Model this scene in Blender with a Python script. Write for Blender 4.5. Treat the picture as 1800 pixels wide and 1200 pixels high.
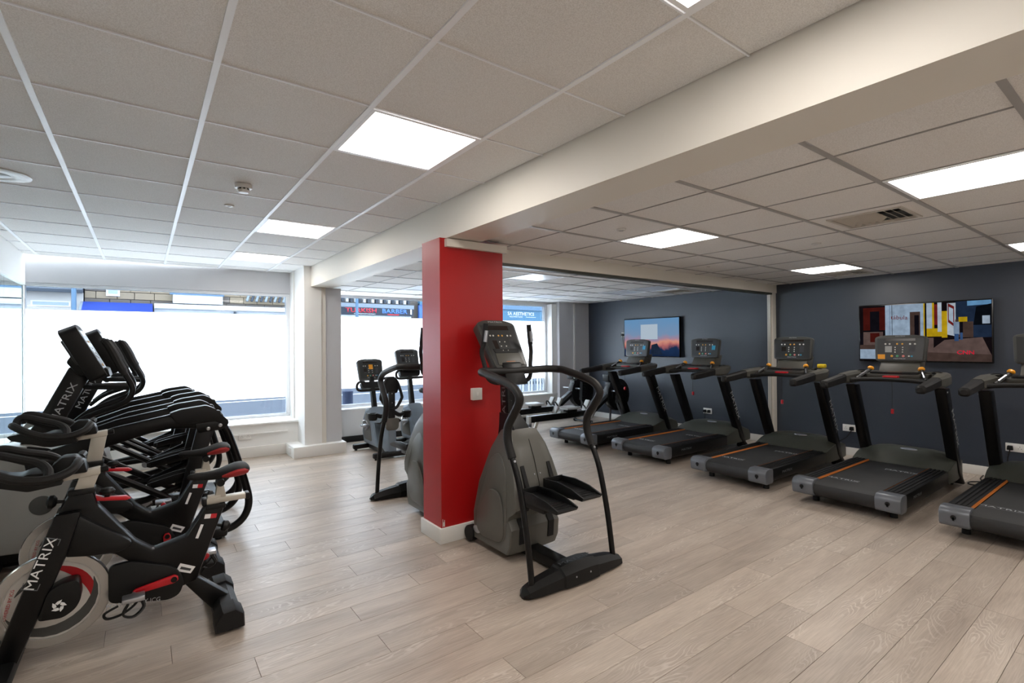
import bpy, bmesh, math, random
from mathutils import Vector, Matrix
random.seed(7)
for o in list(bpy.data.objects): bpy.data.objects.remove(o)
scene = bpy.context.scene
C = scene.collection

# ---------------------------------------------------------------- camera
CAMZ = 1.47
F_PX, YAW, PITCH, ROLL = 878.7, 0.63587, 0.006013, -0.007649
cyw, syw, cp, sp = math.cos(YAW), math.sin(YAW), math.cos(PITCH), math.sin(PITCH)
Rv = Vector((cyw, -syw, 0)); Fv = Vector((syw*cp, cyw*cp, sp)); Uv = Rv.cross(Fv)
cr, sr = math.cos(ROLL), math.sin(ROLL)
R2 = Rv*cr + Uv*sr; U2 = Uv*cr - Rv*sr
cam = bpy.data.cameras.new('camera'); cam.sensor_width = 36.0; cam.lens = 36*F_PX/1800
cam.clip_start = 0.05; cam.clip_end = 200
camo = bpy.data.objects.new('camera', cam); C.objects.link(camo)
m3 = Matrix((R2, U2, -Fv)).transposed()
camo.matrix_world = Matrix.Translation((0, 0, CAMZ)) @ m3.to_4x4()
scene.camera = camo

# ---------------------------------------------------------------- light and exposure
SKY_STRENGTH = 11.5
LED_STRENGTH = 11.2
scene.view_settings.view_transform = 'Standard'
scene.view_settings.look = 'None'
scene.view_settings.gamma = 1.0
scene.view_settings.use_curve_mapping = False
scene.view_settings.exposure = 0.5
world = bpy.data.worlds.new('overcast_sky'); scene.world = world; world.use_nodes = True
bg = world.node_tree.nodes['Background']
bg.inputs[0].default_value = (0.80, 0.90, 1.0, 1); bg.inputs[1].default_value = SKY_STRENGTH

# ---------------------------------------------------------------- materials
def S(h):
    h = h.lstrip('#'); out = []
    for i in (0, 2, 4):
        v = int(h[i:i+2], 16)/255
        out.append(v/12.92 if v <= .04045 else ((v+.055)/1.055)**2.4)
    return (*out, 1)
MATS = {}
def P(name, col, rough=.5, metal=0., var=.06, scale=18., bump=0., bscale=200., spec=.5, coat=0.):
    m = bpy.data.materials.new(name); m.use_nodes = True; nt = m.node_tree; N = nt.nodes; L = nt.links
    b = N['Principled BSDF']; c = S(col)
    tc = N.new('ShaderNodeTexCoord'); no = N.new('ShaderNodeTexNoise'); no.inputs['Scale'].default_value = scale; no.inputs['Detail'].default_value = 4
    L.new(tc.outputs['Object'], no.inputs['Vector'])
    mx = N.new('ShaderNodeMix'); mx.data_type = 'RGBA'
    mx.inputs[6].default_value = tuple(max(0, x*(1-var)) for x in c[:3])+(1,)
    mx.inputs[7].default_value = tuple(min(1, x*(1+var)) for x in c[:3])+(1,)
    L.new(no.outputs['Fac'], mx.inputs[0]); L.new(mx.outputs[2], b.inputs['Base Color'])
    b.inputs['Roughness'].default_value = rough; b.inputs['Metallic'].default_value = metal
    b.inputs['Specular IOR Level'].default_value = spec; b.inputs['Coat Weight'].default_value = coat
    if bump:
        n2 = N.new('ShaderNodeTexNoise'); n2.inputs['Scale'].default_value = bscale; n2.inputs['Detail'].default_value = 3
        L.new(tc.outputs['Object'], n2.inputs['Vector'])
        bp = N.new('ShaderNodeBump'); bp.inputs['Strength'].default_value = bump; bp.inputs['Distance'].default_value = .002
        L.new(n2.outputs['Fac'], bp.inputs['Height']); L.new(bp.outputs['Normal'], b.inputs['Normal'])
    MATS[name] = m; return m
def E(name, col, strength):
    m = bpy.data.materials.new(name); m.use_nodes = True; nt = m.node_tree
    nt.nodes.remove(nt.nodes['Principled BSDF'])
    e = nt.nodes.new('ShaderNodeEmission'); e.inputs[0].default_value = S(col); e.inputs[1].default_value = strength
    nt.links.new(e.outputs[0], nt.nodes['Material Output'].inputs[0]); MATS[name] = m; return m

P('white_paint', 'ecebe8', .55, var=.015, scale=3)
P('warm_white_paint', 'e2ddd3', .5, var=.02, scale=3)
P('grey_paint_and_shade', 'cfcfd2', .55, var=.02, scale=3)
P('dark_wall_paint', '2d3542', .42, var=.04, scale=2.5, spec=.8)
P('red_paint', 'aa080b', .42, var=.04, scale=4)
P('skirting_white', 'e6e4df', .4, var=.02)
P('black_skirting', '17181a', .5)
P('tee_white', 'f4f6f9', .35, var=.02)
P('tee_grey', 'a9a7a5', .4, var=.02)
P('black_metal', '080809', .34, var=.1, spec=.32)
P('black_plastic', '0c0d0e', .42, var=.1, spec=.34, bump=.15, bscale=500)
P('black_rubber', '131314', .6, var=.1, spec=.35)
P('grip_rubber', '151414', .55, var=.08, spec=.4, bump=.2, bscale=400)
P('belt_rubber', '242526', .6, var=.25, scale=7)
P('hood_grey', '43463f', .42, var=.05)
P('dash_grey', '4c4b45', .45, var=.06)
P('cap_grey', '63676d', .35, var=.05, metal=.2)
P('stepper_grey', '5d5c56', .36, var=.04)
P('light_grey_plastic', 'a3a3a0', .4, var=.04)
P('bike_body_grey', '74808c', .38, var=.05)
P('silver', 'b8bac0', .28, metal=.85, var=.05)
P('silver_paint', 'c4beb2', .4, metal=.25, var=.04)
P('chrome', 'd5d7da', .12, metal=1., var=.03)
P('red_plastic', 'c21220', .3, var=.06)
P('saddle_red', 'a3282a', .45, var=.08)
P('orange_strip', 'b3651d', .45, var=.1)
P('orange_plastic', 'f0a01c', .4, var=.05)
P('yellow_plastic', 'e8c81c', .45, var=.05)
P('button_white', 'd9d9d2', .4); P('button_orange', 'e8a83a', .4); P('button_green', '57a878', .4)
P('button_red', 'd88078', .4); P('button_blue', '3f9fc4', .4); P('sticker_blue', '2aa6cf', .4)
P('console_face', '2b2d2e', .3, var=.04); P('console_grey', '3f403d', .38, var=.05)
P('display_dark', '1d1512', .2); P('letter_grey', 'b9bcbf', .4); P('letter_dim', '6d7073', .4); P('letter_white', 'f2f2f2', .5); P('letter_dark', '3a3c40', .4)
P('letter_red', 'c8202c', .4)
P('wheel_metal', 'd6d3ce', .3, metal=.3, var=.05, scale=6)
P('wheel_rim', 'c4c4c4', .2, metal=.9, var=.04)
P('wheel_grey', '4a4b4a', .4); P('wheel_red', 'b3101c', .35)
P('socket_white', 'e8e6e2', .35); P('cable_black', '141414', .5)
P('detector_white', 'd9d7d2', .4); P('vent_grey', 'c6c0b6', .45); P('vent_dark', '16140f', .7)
P('tv_black', '0c0d0f', .25)
# outdoors
P('asphalt', '565c66', .85, var=.1, scale=.8); P('pavement', '75777b', .85, var=.08, scale=1)
P('road_line', 'f4f4f2', .7); P('render_white', 'c9c4be', .8, var=.04, scale=.7); P('slate', '59616c', .7, var=.2, scale=5)
P('sandstone', '9a8a74', .85, var=.22, scale=1.2); P('sandstone_dark', '6a625b', .85, var=.25, scale=1.5); P('awning_blue', '1e3f9c', .6)
P('fascia_white', 'd5d8dc', .6, var=.05); P('fascia_grey', '8f9aa6', .6, var=.1, scale=.8); P('sign_navy', '27303f', .5)
P('fascia_blue', '4a74c4', .5); P('fascia_teal', '4a7896', .5); P('pole_blue', '5f7f9c', .5); P('letter_sign_red', 'd83040', .5); P('letter_sign_blue', '5f8fe8', .5)
P('window_frame_white', 'e9ebee', .4, var=.01); P('gutter_dark', '3b4450', .6); P('bollard_navy', '2c3a58', .5, var=.2)
P('house_pane', '9fb0c0', .15)

def ceiling_tile():
    m = P('ceiling_tile', 'e2dfdb', .85, var=.03, scale=3); nt = m.node_tree; N = nt.nodes; L = nt.links; b = N['Principled BSDF']
    tc = N.new('ShaderNodeTexCoord'); v = N.new('ShaderNodeTexNoise'); v.inputs['Scale'].default_value = 240; v.inputs['Detail'].default_value = 2
    L.new(tc.outputs['Object'], v.inputs['Vector'])
    r = N.new('ShaderNodeValToRGB'); r.color_ramp.elements[0].position = .36; r.color_ramp.elements[1].position = .62
    r.color_ramp.elements[0].color = S('d9d6d2'); r.color_ramp.elements[1].color = S('eceae7')
    L.new(v.outputs['Fac'], r.inputs[0]); L.new(r.outputs[0], b.inputs['Base Color'])
    bp = N.new('ShaderNodeBump'); bp.inputs['Strength'].default_value = .35; bp.inputs['Distance'].default_value = .002
    L.new(v.outputs['Fac'], bp.inputs['Height']); L.new(bp.outputs['Normal'], b.inputs['Normal'])
ceiling_tile()

def wood():
    m = P('oak_plank', 'b7a797', .36, var=0); nt = m.node_tree; N = nt.nodes; L = nt.links; b = N['Principled BSDF']
    tc = N.new('ShaderNodeTexCoord'); oi = N.new('ShaderNodeObjectInfo')
    off = N.new('ShaderNodeVectorMath'); off.operation = 'MULTIPLY_ADD'
    comb = N.new('ShaderNodeCombineXYZ')
    mul = N.new('ShaderNodeMath'); mul.operation = 'MULTIPLY'; mul.inputs[1].default_value = 57.3
    L.new(oi.outputs['Random'], mul.inputs[0])
    for i in range(3): L.new(mul.outputs[0], comb.inputs[i])
    add = N.new('ShaderNodeVectorMath'); add.operation = 'ADD'
    L.new(tc.outputs['Object'], add.inputs[0]); L.new(comb.outputs[0], add.inputs[1])
    def noise(sx, sy, sc, det=5, dist=0.):
        mp = N.new('ShaderNodeVectorMath'); mp.operation = 'MULTIPLY'; mp.inputs[1].default_value = (sx, sy, 1)
        L.new(add.outputs[0], mp.inputs[0])
        n = N.new('ShaderNodeTexNoise'); n.inputs['Scale'].default_value = sc; n.inputs['Detail'].default_value = det; n.inputs['Distortion'].default_value = dist
        L.new(mp.outputs[0], n.inputs['Vector']); return n.outputs['Fac']
    big = noise(1.2, 6, 1.6, 4, .3)           # broad tone along the board
    fib = noise(2.5, 60, 3, 6)                # fine fibres
    # cathedral grain: bands of a stretched smooth noise field
    fld = noise(1.1, 6.0, 1.5, 1.5, .25)
    k = N.new('ShaderNodeMath'); k.operation = 'MULTIPLY'; k.inputs[1].default_value = 150.; L.new(fld, k.inputs[0])
    wob = noise(20, 60, 1.2, 2); wk = N.new('ShaderNodeMath'); wk.operation = 'MULTIPLY_ADD'; wk.inputs[1].default_value = 3.; L.new(wob, wk.inputs[0]); L.new(k.outputs[0], wk.inputs[2])
    sn = N.new('ShaderNodeMath'); sn.operation = 'SINE'; L.new(wk.outputs[0], sn.inputs[0])
    rp = N.new('ShaderNodeValToRGB'); rp.color_ramp.elements[0].position = .45; rp.color_ramp.elements[1].position = .95
    rp.color_ramp.elements[0].color = (0, 0, 0, 1); rp.color_ramp.elements[1].color = (1, 1, 1, 1)
    L.new(sn.outputs[0], rp.inputs[0])
    msk = noise(1.3, 5, 1.1, 2); mr = N.new('ShaderNodeValToRGB'); mr.color_ramp.elements[0].position = .46; mr.color_ramp.elements[1].position = .66
    L.new(msk, mr.inputs[0])
    gm = N.new('ShaderNodeMath'); gm.operation = 'MULTIPLY'; L.new(rp.outputs[0], gm.inputs[0]); L.new(mr.outputs[0], gm.inputs[1])
    gm2 = N.new('ShaderNodeMath'); gm2.operation = 'MULTIPLY'; gm2.inputs[1].default_value = .5; L.new(gm.outputs[0], gm2.inputs[0])
    def mix(fac, a, bb, facval=None):
        x = N.new('ShaderNodeMix'); x.data_type = 'RGBA'
        if isinstance(a, tuple): x.inputs[6].default_value = a
        else: L.new(a, x.inputs[6])
        if isinstance(bb, tuple): x.inputs[7].default_value = bb
        else: L.new(bb, x.inputs[7])
        if fac is not None: L.new(fac, x.inputs[0])
        else: x.inputs[0].default_value = facval
        return x.outputs[2]
    r1 = N.new('ShaderNodeValToRGB'); r1.color_ramp.elements[0].position = .3; r1.color_ramp.elements[1].position = .7
    r1.color_ramp.elements[0].color = S('9c8d80'); r1.color_ramp.elements[1].color = S('c4b6a7'); L.new(big, r1.inputs[0])
    r2 = N.new('ShaderNodeValToRGB'); r2.color_ramp.elements[0].position = .3; r2.color_ramp.elements[1].position = .7
    r2.color_ramp.elements[0].color = S('948577'); r2.color_ramp.elements[1].color = S('cabdaf'); L.new(fib, r2.inputs[0])
    c1 = mix(None, r1.outputs[0], r2.outputs[0], .38)
    c2 = mix(gm2.outputs[0], c1, S('dcd3c8'))
    hv = N.new('ShaderNodeHueSaturation'); mv = N.new('ShaderNodeMapRange'); mv.inputs[3].default_value = .88; mv.inputs[4].default_value = 1.1
    L.new(oi.outputs['Random'], mv.inputs[0]); L.new(mv.outputs[0], hv.inputs['Value']); L.new(c2, hv.inputs['Color'])
    L.new(hv.outputs[0], b.inputs['Base Color'])
    bp = N.new('ShaderNodeBump'); bp.inputs['Strength'].default_value = .12; bp.inputs['Distance'].default_value = .001
    L.new(fib, bp.inputs['Height']); L.new(bp.outputs['Normal'], b.inputs['Normal'])
    b.inputs['Roughness'].default_value = .38; b.inputs['Specular IOR Level'].default_value = .9
wood()
P('floor_gap', '5b5048', .7)

def frosted():
    m = bpy.data.materials.new('frosted_film'); m.use_nodes = True; nt = m.node_tree; N = nt.nodes; L = nt.links
    N.remove(N['Principled BSDF'])
    t = N.new('ShaderNodeBsdfTranslucent'); t.inputs[0].default_value = (.95, .96, .965, 1)
    d = N.new('ShaderNodeBsdfDiffuse'); d.inputs[0].default_value = (.85, .9, .93, 1)
    mx = N.new('ShaderNodeMixShader'); mx.inputs[0].default_value = .12
    tr = N.new('ShaderNodeBsdfTransparent'); tr.inputs[0].default_value = (.95, .97, 1, 1)
    mx2 = N.new('ShaderNodeMixShader'); mx2.inputs[0].default_value = .03
    L.new(t.outputs[0], mx.inputs[1]); L.new(d.outputs[0], mx.inputs[2])
    L.new(mx.outputs[0], mx2.inputs[1]); L.new(tr.outputs[0], mx2.inputs[2])
    L.new(mx2.outputs[0], N['Material Output'].inputs[0]); MATS['frosted_film'] = m
frosted()
def dimming_glass():
    m = bpy.data.materials.new('dimming_glass'); m.use_nodes = True; nt = m.node_tree; N = nt.nodes; L = nt.links
    N.remove(N['Principled BSDF'])
    tr = N.new('ShaderNodeBsdfTransparent'); tr.inputs[0].default_value = (.46, .48, .50, 1)  # grey tint dims the overbright street seen through the unfrosted panes
    g = N.new('ShaderNodeBsdfGlossy'); g.inputs['Roughness'].default_value = .02
    fr = N.new('ShaderNodeFresnel'); fr.inputs[0].default_value = 1.3
    mx = N.new('ShaderNodeMixShader'); L.new(fr.outputs[0], mx.inputs[0]); L.new(tr.outputs[0], mx.inputs[1]); L.new(g.outputs[0], mx.inputs[2])
    L.new(mx.outputs[0], N['Material Output'].inputs[0]); MATS['dimming_glass'] = m
dimming_glass()
P('mirror_glass', 'dbe8e6', .015, metal=1., var=0.)
E('led_panel', 'fff8f1', LED_STRENGTH)
E('screen_note', 'c3d4e4', .5)
P('led_off', 'e8ecf2', .25, var=.01)
for i, (c, s) in enumerate([('1d1a22', .5), ('5a1f1a', .6), ('a9bfd6', .8), ('241c20', .4), ('d8b21c', .75), ('93a9c4', .75), ('5d4a44', .6), ('2b3b55', .6), ('b8c9dc', .8), ('7b6560', .6), ('3f5f8f', .7), ('e02840', .9), ('171c24', .4), ('6fa3d0', .8), ('8a2c2c', .6), ('c7d2df', .8)]):
    E('screen_%s' % c, c, s*.62)
    _nt = MATS['screen_%s' % c].node_tree; _tc = _nt.nodes.new('ShaderNodeTexCoord'); _n = _nt.nodes.new('ShaderNodeTexNoise'); _n.inputs['Scale'].default_value = 14; _n.inputs['Detail'].default_value = 6
    _r = _nt.nodes.new('ShaderNodeMapRange'); _r.inputs[1].default_value = .3; _r.inputs[2].default_value = .7; _r.inputs[3].default_value = s*.42; _r.inputs[4].default_value = s*.62
    _nt.links.new(_tc.outputs['Object'], _n.inputs['Vector']); _nt.links.new(_n.outputs['Fac'], _r.inputs[0]); _nt.links.new(_r.outputs[0], _nt.nodes['Emission'].inputs[1])

# ---------------------------------------------------------------- geometry helpers
def mesh_from(bm, mat, angle=35, smooth=True):
    bmesh.ops.recalc_face_normals(bm, faces=bm.faces[:])
    me = bpy.data.meshes.new('m'); bm.to_mesh(me); bm.free()
    if smooth and len(me.polygons):
        me.polygons.foreach_set('use_smooth', [True]*len(me.polygons)); me.set_sharp_from_angle(angle=math.radians(angle))
    for mm in (mat if isinstance(mat, (list, tuple)) else [mat]): me.materials.append(MATS[mm])
    return me
def obj(name, bm, mat, parent=None, kind=None, **k):
    me = bm if isinstance(bm, bpy.types.Mesh) else mesh_from(bm, mat, **k)
    me.name = name
    o = bpy.data.objects.new(name, me); C.objects.link(o)
    if parent: o.parent = parent
    if kind: o['kind'] = kind
    return o
def thing(name, label, cat, loc=(0, 0, 0), rz=0., group=None):
    o = bpy.data.objects.new(name, None); C.objects.link(o); o.empty_display_size = .1
    o.location = loc; o.rotation_euler = (0, 0, rz); o['label'] = label; o['category'] = cat
    if group: o['group'] = group
    return o
def tag(o, label, cat, group=None):
    o['label'] = label; o['category'] = cat
    if group: o['group'] = group
    return o
def struct(name, bm, mat, **k):
    return obj(name, bm, mat, None, 'structure', **k)
def copy_tree(o, parent=None):
    c = o.copy(); C.objects.link(c); c.parent = parent
    for ch in list(o.children): copy_tree(ch, c)
    return c
def NB(): return bmesh.new()
def bevel(bm, geom_verts, w, seg=2, ang=30):
    es = [e for e in {e for v in geom_verts for e in v.link_edges} if len(e.link_faces) == 2 and e.calc_face_angle(0) > math.radians(ang)]
    if es and w > 0: bmesh.ops.bevel(bm, geom=es, offset=w, segments=seg, profile=.5, affect='EDGES', clamp_overlap=True)
def box(x0, x1, y0, y1, z0, z1, bv=0., bm=None, seg=2):
    bm = bm or NB()
    t = NB()
    vs = [t.verts.new((x, y, z)) for x in (x0, x1) for y in (y0, y1) for z in (z0, z1)]
    for f in ((0, 1, 3, 2), (4, 6, 7, 5), (0, 4, 5, 1), (2, 3, 7, 6), (0, 2, 6, 4), (1, 5, 7, 3)): t.faces.new([vs[i] for i in f])
    bmesh.ops.recalc_face_normals(t, faces=t.faces[:])
    if bv: bevel(t, t.verts[:], bv, seg)
    return merge(bm, t)
def merge(bm, t, M=None):
    if M is not None: t.transform(M)
    me = bpy.data.meshes.new('tmp'); t.to_mesh(me); t.free(); bm.from_mesh(me); bpy.data.meshes.remove(me); return bm
def prism(poly, a0, a1, axis='y', bv=0., bm=None, seg=2):
    """poly in the two other axes (x,z for y; y,z for x; x,y for z), extruded a0..a1"""
    bm = bm or NB(); t = NB()
    def mk(p, a): return {'y': (p[0], a, p[1]), 'x': (a, p[0], p[1]), 'z': (p[0], p[1], a)}[axis]
    A = [t.verts.new(mk(p, a0)) for p in poly]; B = [t.verts.new(mk(p, a1)) for p in poly]; n = len(poly)
    t.faces.new(A); t.faces.new(B[::-1])
    for i in range(n): t.faces.new([A[i], B[i], B[(i+1) % n], A[(i+1) % n]])
    bmesh.ops.recalc_face_normals(t, faces=t.faces[:])
    if bv: bevel(t, t.verts[:], bv, seg, 20)
    return merge(bm, t)
def smooth_path(pts, n=6):
    P_ = [Vector(p) for p in pts]; out = []
    for i in range(len(P_)-1):
        p0 = P_[max(i-1, 0)]; p1 = P_[i]; p2 = P_[i+1]; p3 = P_[min(i+2, len(P_)-1)]
        for k in range(n):
            t = k/n
            out.append(.5*((2*p1)+(p2-p0)*t+(2*p0-5*p1+4*p2-p3)*t*t+(3*p1-p0-3*p2+p3)*t**3))
    out.append(P_[-1]); return out
def tube(pts, r, seg=10, bm=None, n=6, smooth=True, flat=1., closed=False):
    bm = bm or NB(); pts = smooth_path(pts, n) if smooth else [Vector(p) for p in pts]
    rr = r if isinstance(r, (list, tuple)) else None
    T = []
    for i in range(len(pts)):
        a = pts[max(i-1, 0)]; b = pts[min(i+1, len(pts)-1)]; T.append((b-a).normalized())
    up = Vector((0, 0, 1)) if abs(T[0].z) < .9 else Vector((0, 1, 0))
    nrm = (up-T[0]*up.dot(T[0])).normalized(); rings = []
    for i, p in enumerate(pts):
        nrm = (nrm-T[i]*nrm.dot(T[i])).normalized(); bi = T[i].cross(nrm)
        ri = r if rr is None else rr[min(int(i/(len(pts)-1)*(len(rr)-1)+.5), len(rr)-1)]
        rings.append([bm.verts.new(p+(nrm*math.cos(2*math.pi*k/seg)*flat+bi*math.sin(2*math.pi*k/seg))*ri) for k in range(seg)])
    for a, b in zip(rings, rings[1:]):
        for k in range(seg): bm.faces.new([a[k], a[(k+1) % seg], b[(k+1) % seg], b[k]])
    bm.faces.new(rings[0][::-1]); bm.faces.new(rings[-1]); return bm
def lathe(prof, origin=(0, 0, 0), axis=(0, 0, 1), seg=20, bm=None, cap=True):
    """prof: (radius, height) pairs along the axis"""
    bm = bm or NB(); ax = Vector(axis).normalized(); q = Vector((0, 0, 1)).rotation_difference(ax); o = Vector(origin); rings = []
    for r, h in prof:
        if r < 1e-6: rings.append([bm.verts.new(o+q @ Vector((0, 0, h)))])
        else: rings.append([bm.verts.new(o+q @ Vector((r*math.cos(2*math.pi*k/seg), r*math.sin(2*math.pi*k/seg), h))) for k in range(seg)])
    for a, b in zip(rings, rings[1:]):
        for k in range(seg):
            f = [a[k % len(a)], a[(k+1) % len(a)], b[(k+1) % len(b)], b[k % len(b)]]; u = []
            for v in f:
                if v not in u: u.append(v)
            if len(u) > 2: bm.faces.new(u)
    for rg, fl in ((rings[0], True), (rings[-1], False)):
        if cap and len(rg) > 2: bm.faces.new(rg[::-1] if fl else rg)
    return bm
def cyl(p0, p1, r, seg=16, bm=None, bv=0.):
    p0, p1 = Vector(p0), Vector(p1); h = (p1-p0).length
    pr = [(r, 0), (r, h)] if not bv else [(r-bv, 0), (r, bv), (r, h-bv), (r-bv, h)]
    return lathe(pr, p0, p1-p0, seg, bm)
def loft(rings, bm=None, cap=True):
    bm = bm or NB(); R = [[bm.verts.new(p) for p in r] for r in rings]; n = len(R[0])
    for a, b in zip(R, R[1:]):
        for k in range(n): bm.faces.new([a[k], a[(k+1) % n], b[(k+1) % n], b[k]])
    if cap: bm.faces.new(R[0][::-1]); bm.faces.new(R[-1])
    return bm
def ngon(pts, bm=None):
    bm = bm or NB(); bm.faces.new([bm.verts.new(p) for p in pts]); return bm
def frame(o, x, y):
    x = Vector(x).normalized(); y = Vector(y); y = (y-x*y.dot(x)).normalized(); z = x.cross(y)
    return Matrix.Translation(Vector(o)) @ Matrix((x, y, z)).transposed().to_4x4()
TXT = {}
def text(name, s, size, mat, parent, o, xd, yd, xs=1., ext=.0006, align='CENTER', kind=None, bold=0.):
    key = (s, align, bold)
    if key not in TXT:
        cu = bpy.data.curves.new('t', 'FONT'); cu.body = s; cu.size = 1.; cu.align_x = align; cu.align_y = 'CENTER'; cu.resolution_u = 2; cu.offset = bold
        to = bpy.data.objects.new('t', cu); C.objects.link(to); bpy.context.view_layer.update()
        me = bpy.data.meshes.new_from_object(to.evaluated_get(bpy.context.evaluated_depsgraph_get()))
        bpy.data.objects.remove(to); bpy.data.curves.remove(cu); TXT[key] = me
    bm = NB(); bm.from_mesh(TXT[key])
    r = bmesh.ops.extrude_face_region(bm, geom=bm.faces[:])
    for v in [g for g in r['geom'] if isinstance(g, bmesh.types.BMVert)]: v.co.z += ext/size
    bm.transform(frame(o, xd, yd) @ Matrix.Diagonal((size*xs, size, size, 1)))
    return obj(name, bm, mat, parent, kind, smooth=False)

# ================================================================ THE SETTING
XL, XR, YB = -1.09, 7.4, -2.4          # left wall, right wall, back wall
ZL, ZR, ZB = 2.54, 2.30, 2.27          # left ceiling, right ceiling, beam underside
def wy(x): return 7.91-0.048*x         # the window wall runs slightly askew
def wbox(x0, x1, d0, d1, z0, z1, bm=None, bv=0.):
    bm = bm or NB(); t = NB()
    vs = [t.verts.new((x, wy(x)+d, z)) for x in (x0, x1) for d in (d0, d1) for z in (z0, z1)]
    for f in ((0, 1, 3, 2), (4, 6, 7, 5), (0, 4, 5, 1), (2, 3, 7, 6), (0, 2, 6, 4), (1, 5, 7, 3)): t.faces.new([vs[i] for i in f])
    bmesh.ops.recalc_face_normals(t, faces=t.faces[:])
    if bv: bevel(t, t.verts[:], bv)
    return merge(bm, t)

# ---- floor of planks
floor = struct('floor', box(XL-.1, XR+.1, YB-.1, 8.0, -.08, -.006), 'floor_gap')
PW, PL, GAP = .178, 1.26, .0018
joints = {1: .955, 2: .42, 3: .935, 4: 1.366, 6: 1.10, 5: 1.645, 8: 1.09, 0: 1.366, -3: 1.92, -5: 2.90, -6: 3.85, -4: 2.63, -8: 3.72, -1: 3.35, -2: 2.615}
planks = []
for k in range(-26, 33):
    y0 = 2.107+.178*k; y1 = y0+PW
    if y0 > 7.75: continue
    off = joints.get(k, random.uniform(0, PL))
    j = off-PL*math.ceil((off-XL)/PL)
    while j < XR:
        a, b = max(j, XL), min(j+PL, XR)
        if b-a > .02: planks.append((a, b, y0, min(y1, 7.95)))
        j += PL
def in_view(x, y, z=0.):
    v = Vector((x, y, z-CAMZ)); d = v.dot(Fv)
    if d < .3: return False
    return abs(v.dot(R2)/d*F_PX) < 905 and abs(v.dot(U2)/d*F_PX) < 605
def plank_dist(p):
    vis = any(in_view(p[0]+(p[1]-p[0])*i/6, yy) for i in range(7) for yy in p[2:4])
    d = math.hypot((p[0]+p[1])/2, (p[2]+p[3])/2)
    return d if vis else 100+d
planks.sort(key=plank_dist)
pm = {}
for p in planks[:296]:
    key = (round(p[1]-p[0], 3), round(p[3]-p[2], 3))
    if key not in pm: pm[key] = mesh_from(box(GAP/2, key[0]-GAP/2, GAP/2, key[1]-GAP/2, -.006, 0, .0006, seg=1), 'oak_plank', smooth=False)
    o = obj('plank', pm[key], None, floor); o.location = (p[0], p[2], 0)
bm = NB()
for p in planks[296:]: box(p[0]+GAP/2, p[1]-GAP/2, p[2]+GAP/2, p[3]-GAP/2, -.006, 0, bm=bm)
obj('plank_remainder', bm, 'oak_plank', floor, 'stuff', smooth=False)

# ---- ceilings of tiles on tee bars
def ceiling(name, x0, x1, gx, sx, y0, y1, gy, z, main, holes, bar_mat):
    root = struct(name, box(x0, x1, y0, y1, z+.10, z+.16), 'white_paint')
    xs = sorted({x0, x1} | {round(gx+sx*k, 4) for k in range(-30, 30) if x0+.03 < gx+sx*k < x1-.03})
    ys = sorted({y0, y1} | {round(gy+.6*k, 4) for k in range(-30, 30) if y0+.03 < gy+.6*k < y1-.03})
    cache = {}
    for a, b in zip(xs, xs[1:]):
        for c, d in zip(ys, ys[1:]):
            if any(h[0] <= (a+b)/2 <= h[1] and h[2] <= (c+d)/2 <= h[3] for h in holes): continue
            key = (round(b-a, 3), round(d-c, 3))
            if key not in cache:
                w, l = key
                cache[key] = mesh_from(box(.004, w-.004, .004, l-.004, .003, .018, .002, seg=1), 'ceiling_tile', smooth=False)
            o = obj('ceiling_tile', cache[key], None, root); o.location = (a, c, z)
    wx, wy_ = (.024, .007) if main == 'y' else (.007, .024)
    for x in xs[1:-1]: obj('tee_bar', box(x-wx/2, x+wx/2, y0, y1, z-(.003 if main == 'y' else .0015), z+.03), bar_mat, root, smooth=False)
    for y in ys[1:-1]: obj('tee_bar', box(x0, x1, y-wy_/2, y+wy_/2, z-(.003 if main == 'x' else .0015), z+.03), bar_mat, root, smooth=False)
    return root
GXL, GYL, GXR, SXR, GYR = .227, 1.567, 2.495, .58, 1.549
def tl(i, j): return (GXL+.6*i, GXL+.6*(i+1), GYL+.6*j, GYL+.6*(j+1))          # a tile of the left grid
def tr(i, j): return (GXR+SXR*i, GXR+SXR*(i+1), GYR+.6*j, GYR+.6*(j+1))        # a tile of the right grid
left_lights = [tl(1, -2), tl(1, 1), tl(1, 5), tl(1, 8), tl(1, -5)]  # last panel is unseen, added to carry on the row and its light
right_on = [tr(1, -2), tr(1, 1), tr(6, 1), tr(6, -2), tr(1, -5), tr(6, -5)]  # last two panels are unseen, added for the light they give
right_off = [tr(2, 5), tr(6, 6), tr(6, 5), tr(1, 8), tr(5, 8)]
vents = [tr(2, -1), tr(7, 1), tr(7, 5)]
def cut(h): return (h[0]+.01, h[1]-.01, h[2]+.01, h[3]-.01)
cl = ceiling('ceiling', XL, 1.825, GXL, .6, YB, 7.86, GYL, ZL, 'y', [cut(h) for h in left_lights], 'tee_white')
ceiling('ceiling_low', 2.12, XR, GXR, SXR, YB, 3.55, GYR, ZR, 'x', [cut(h) for h in right_on+right_off+vents], 'tee_grey')
ceiling('ceiling_far', 2.12, XR, GXR, SXR, 3.65, 7.66, GYR, ZR, 'x', [cut(h) for h in right_on+right_off+vents], 'tee_grey')

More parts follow.
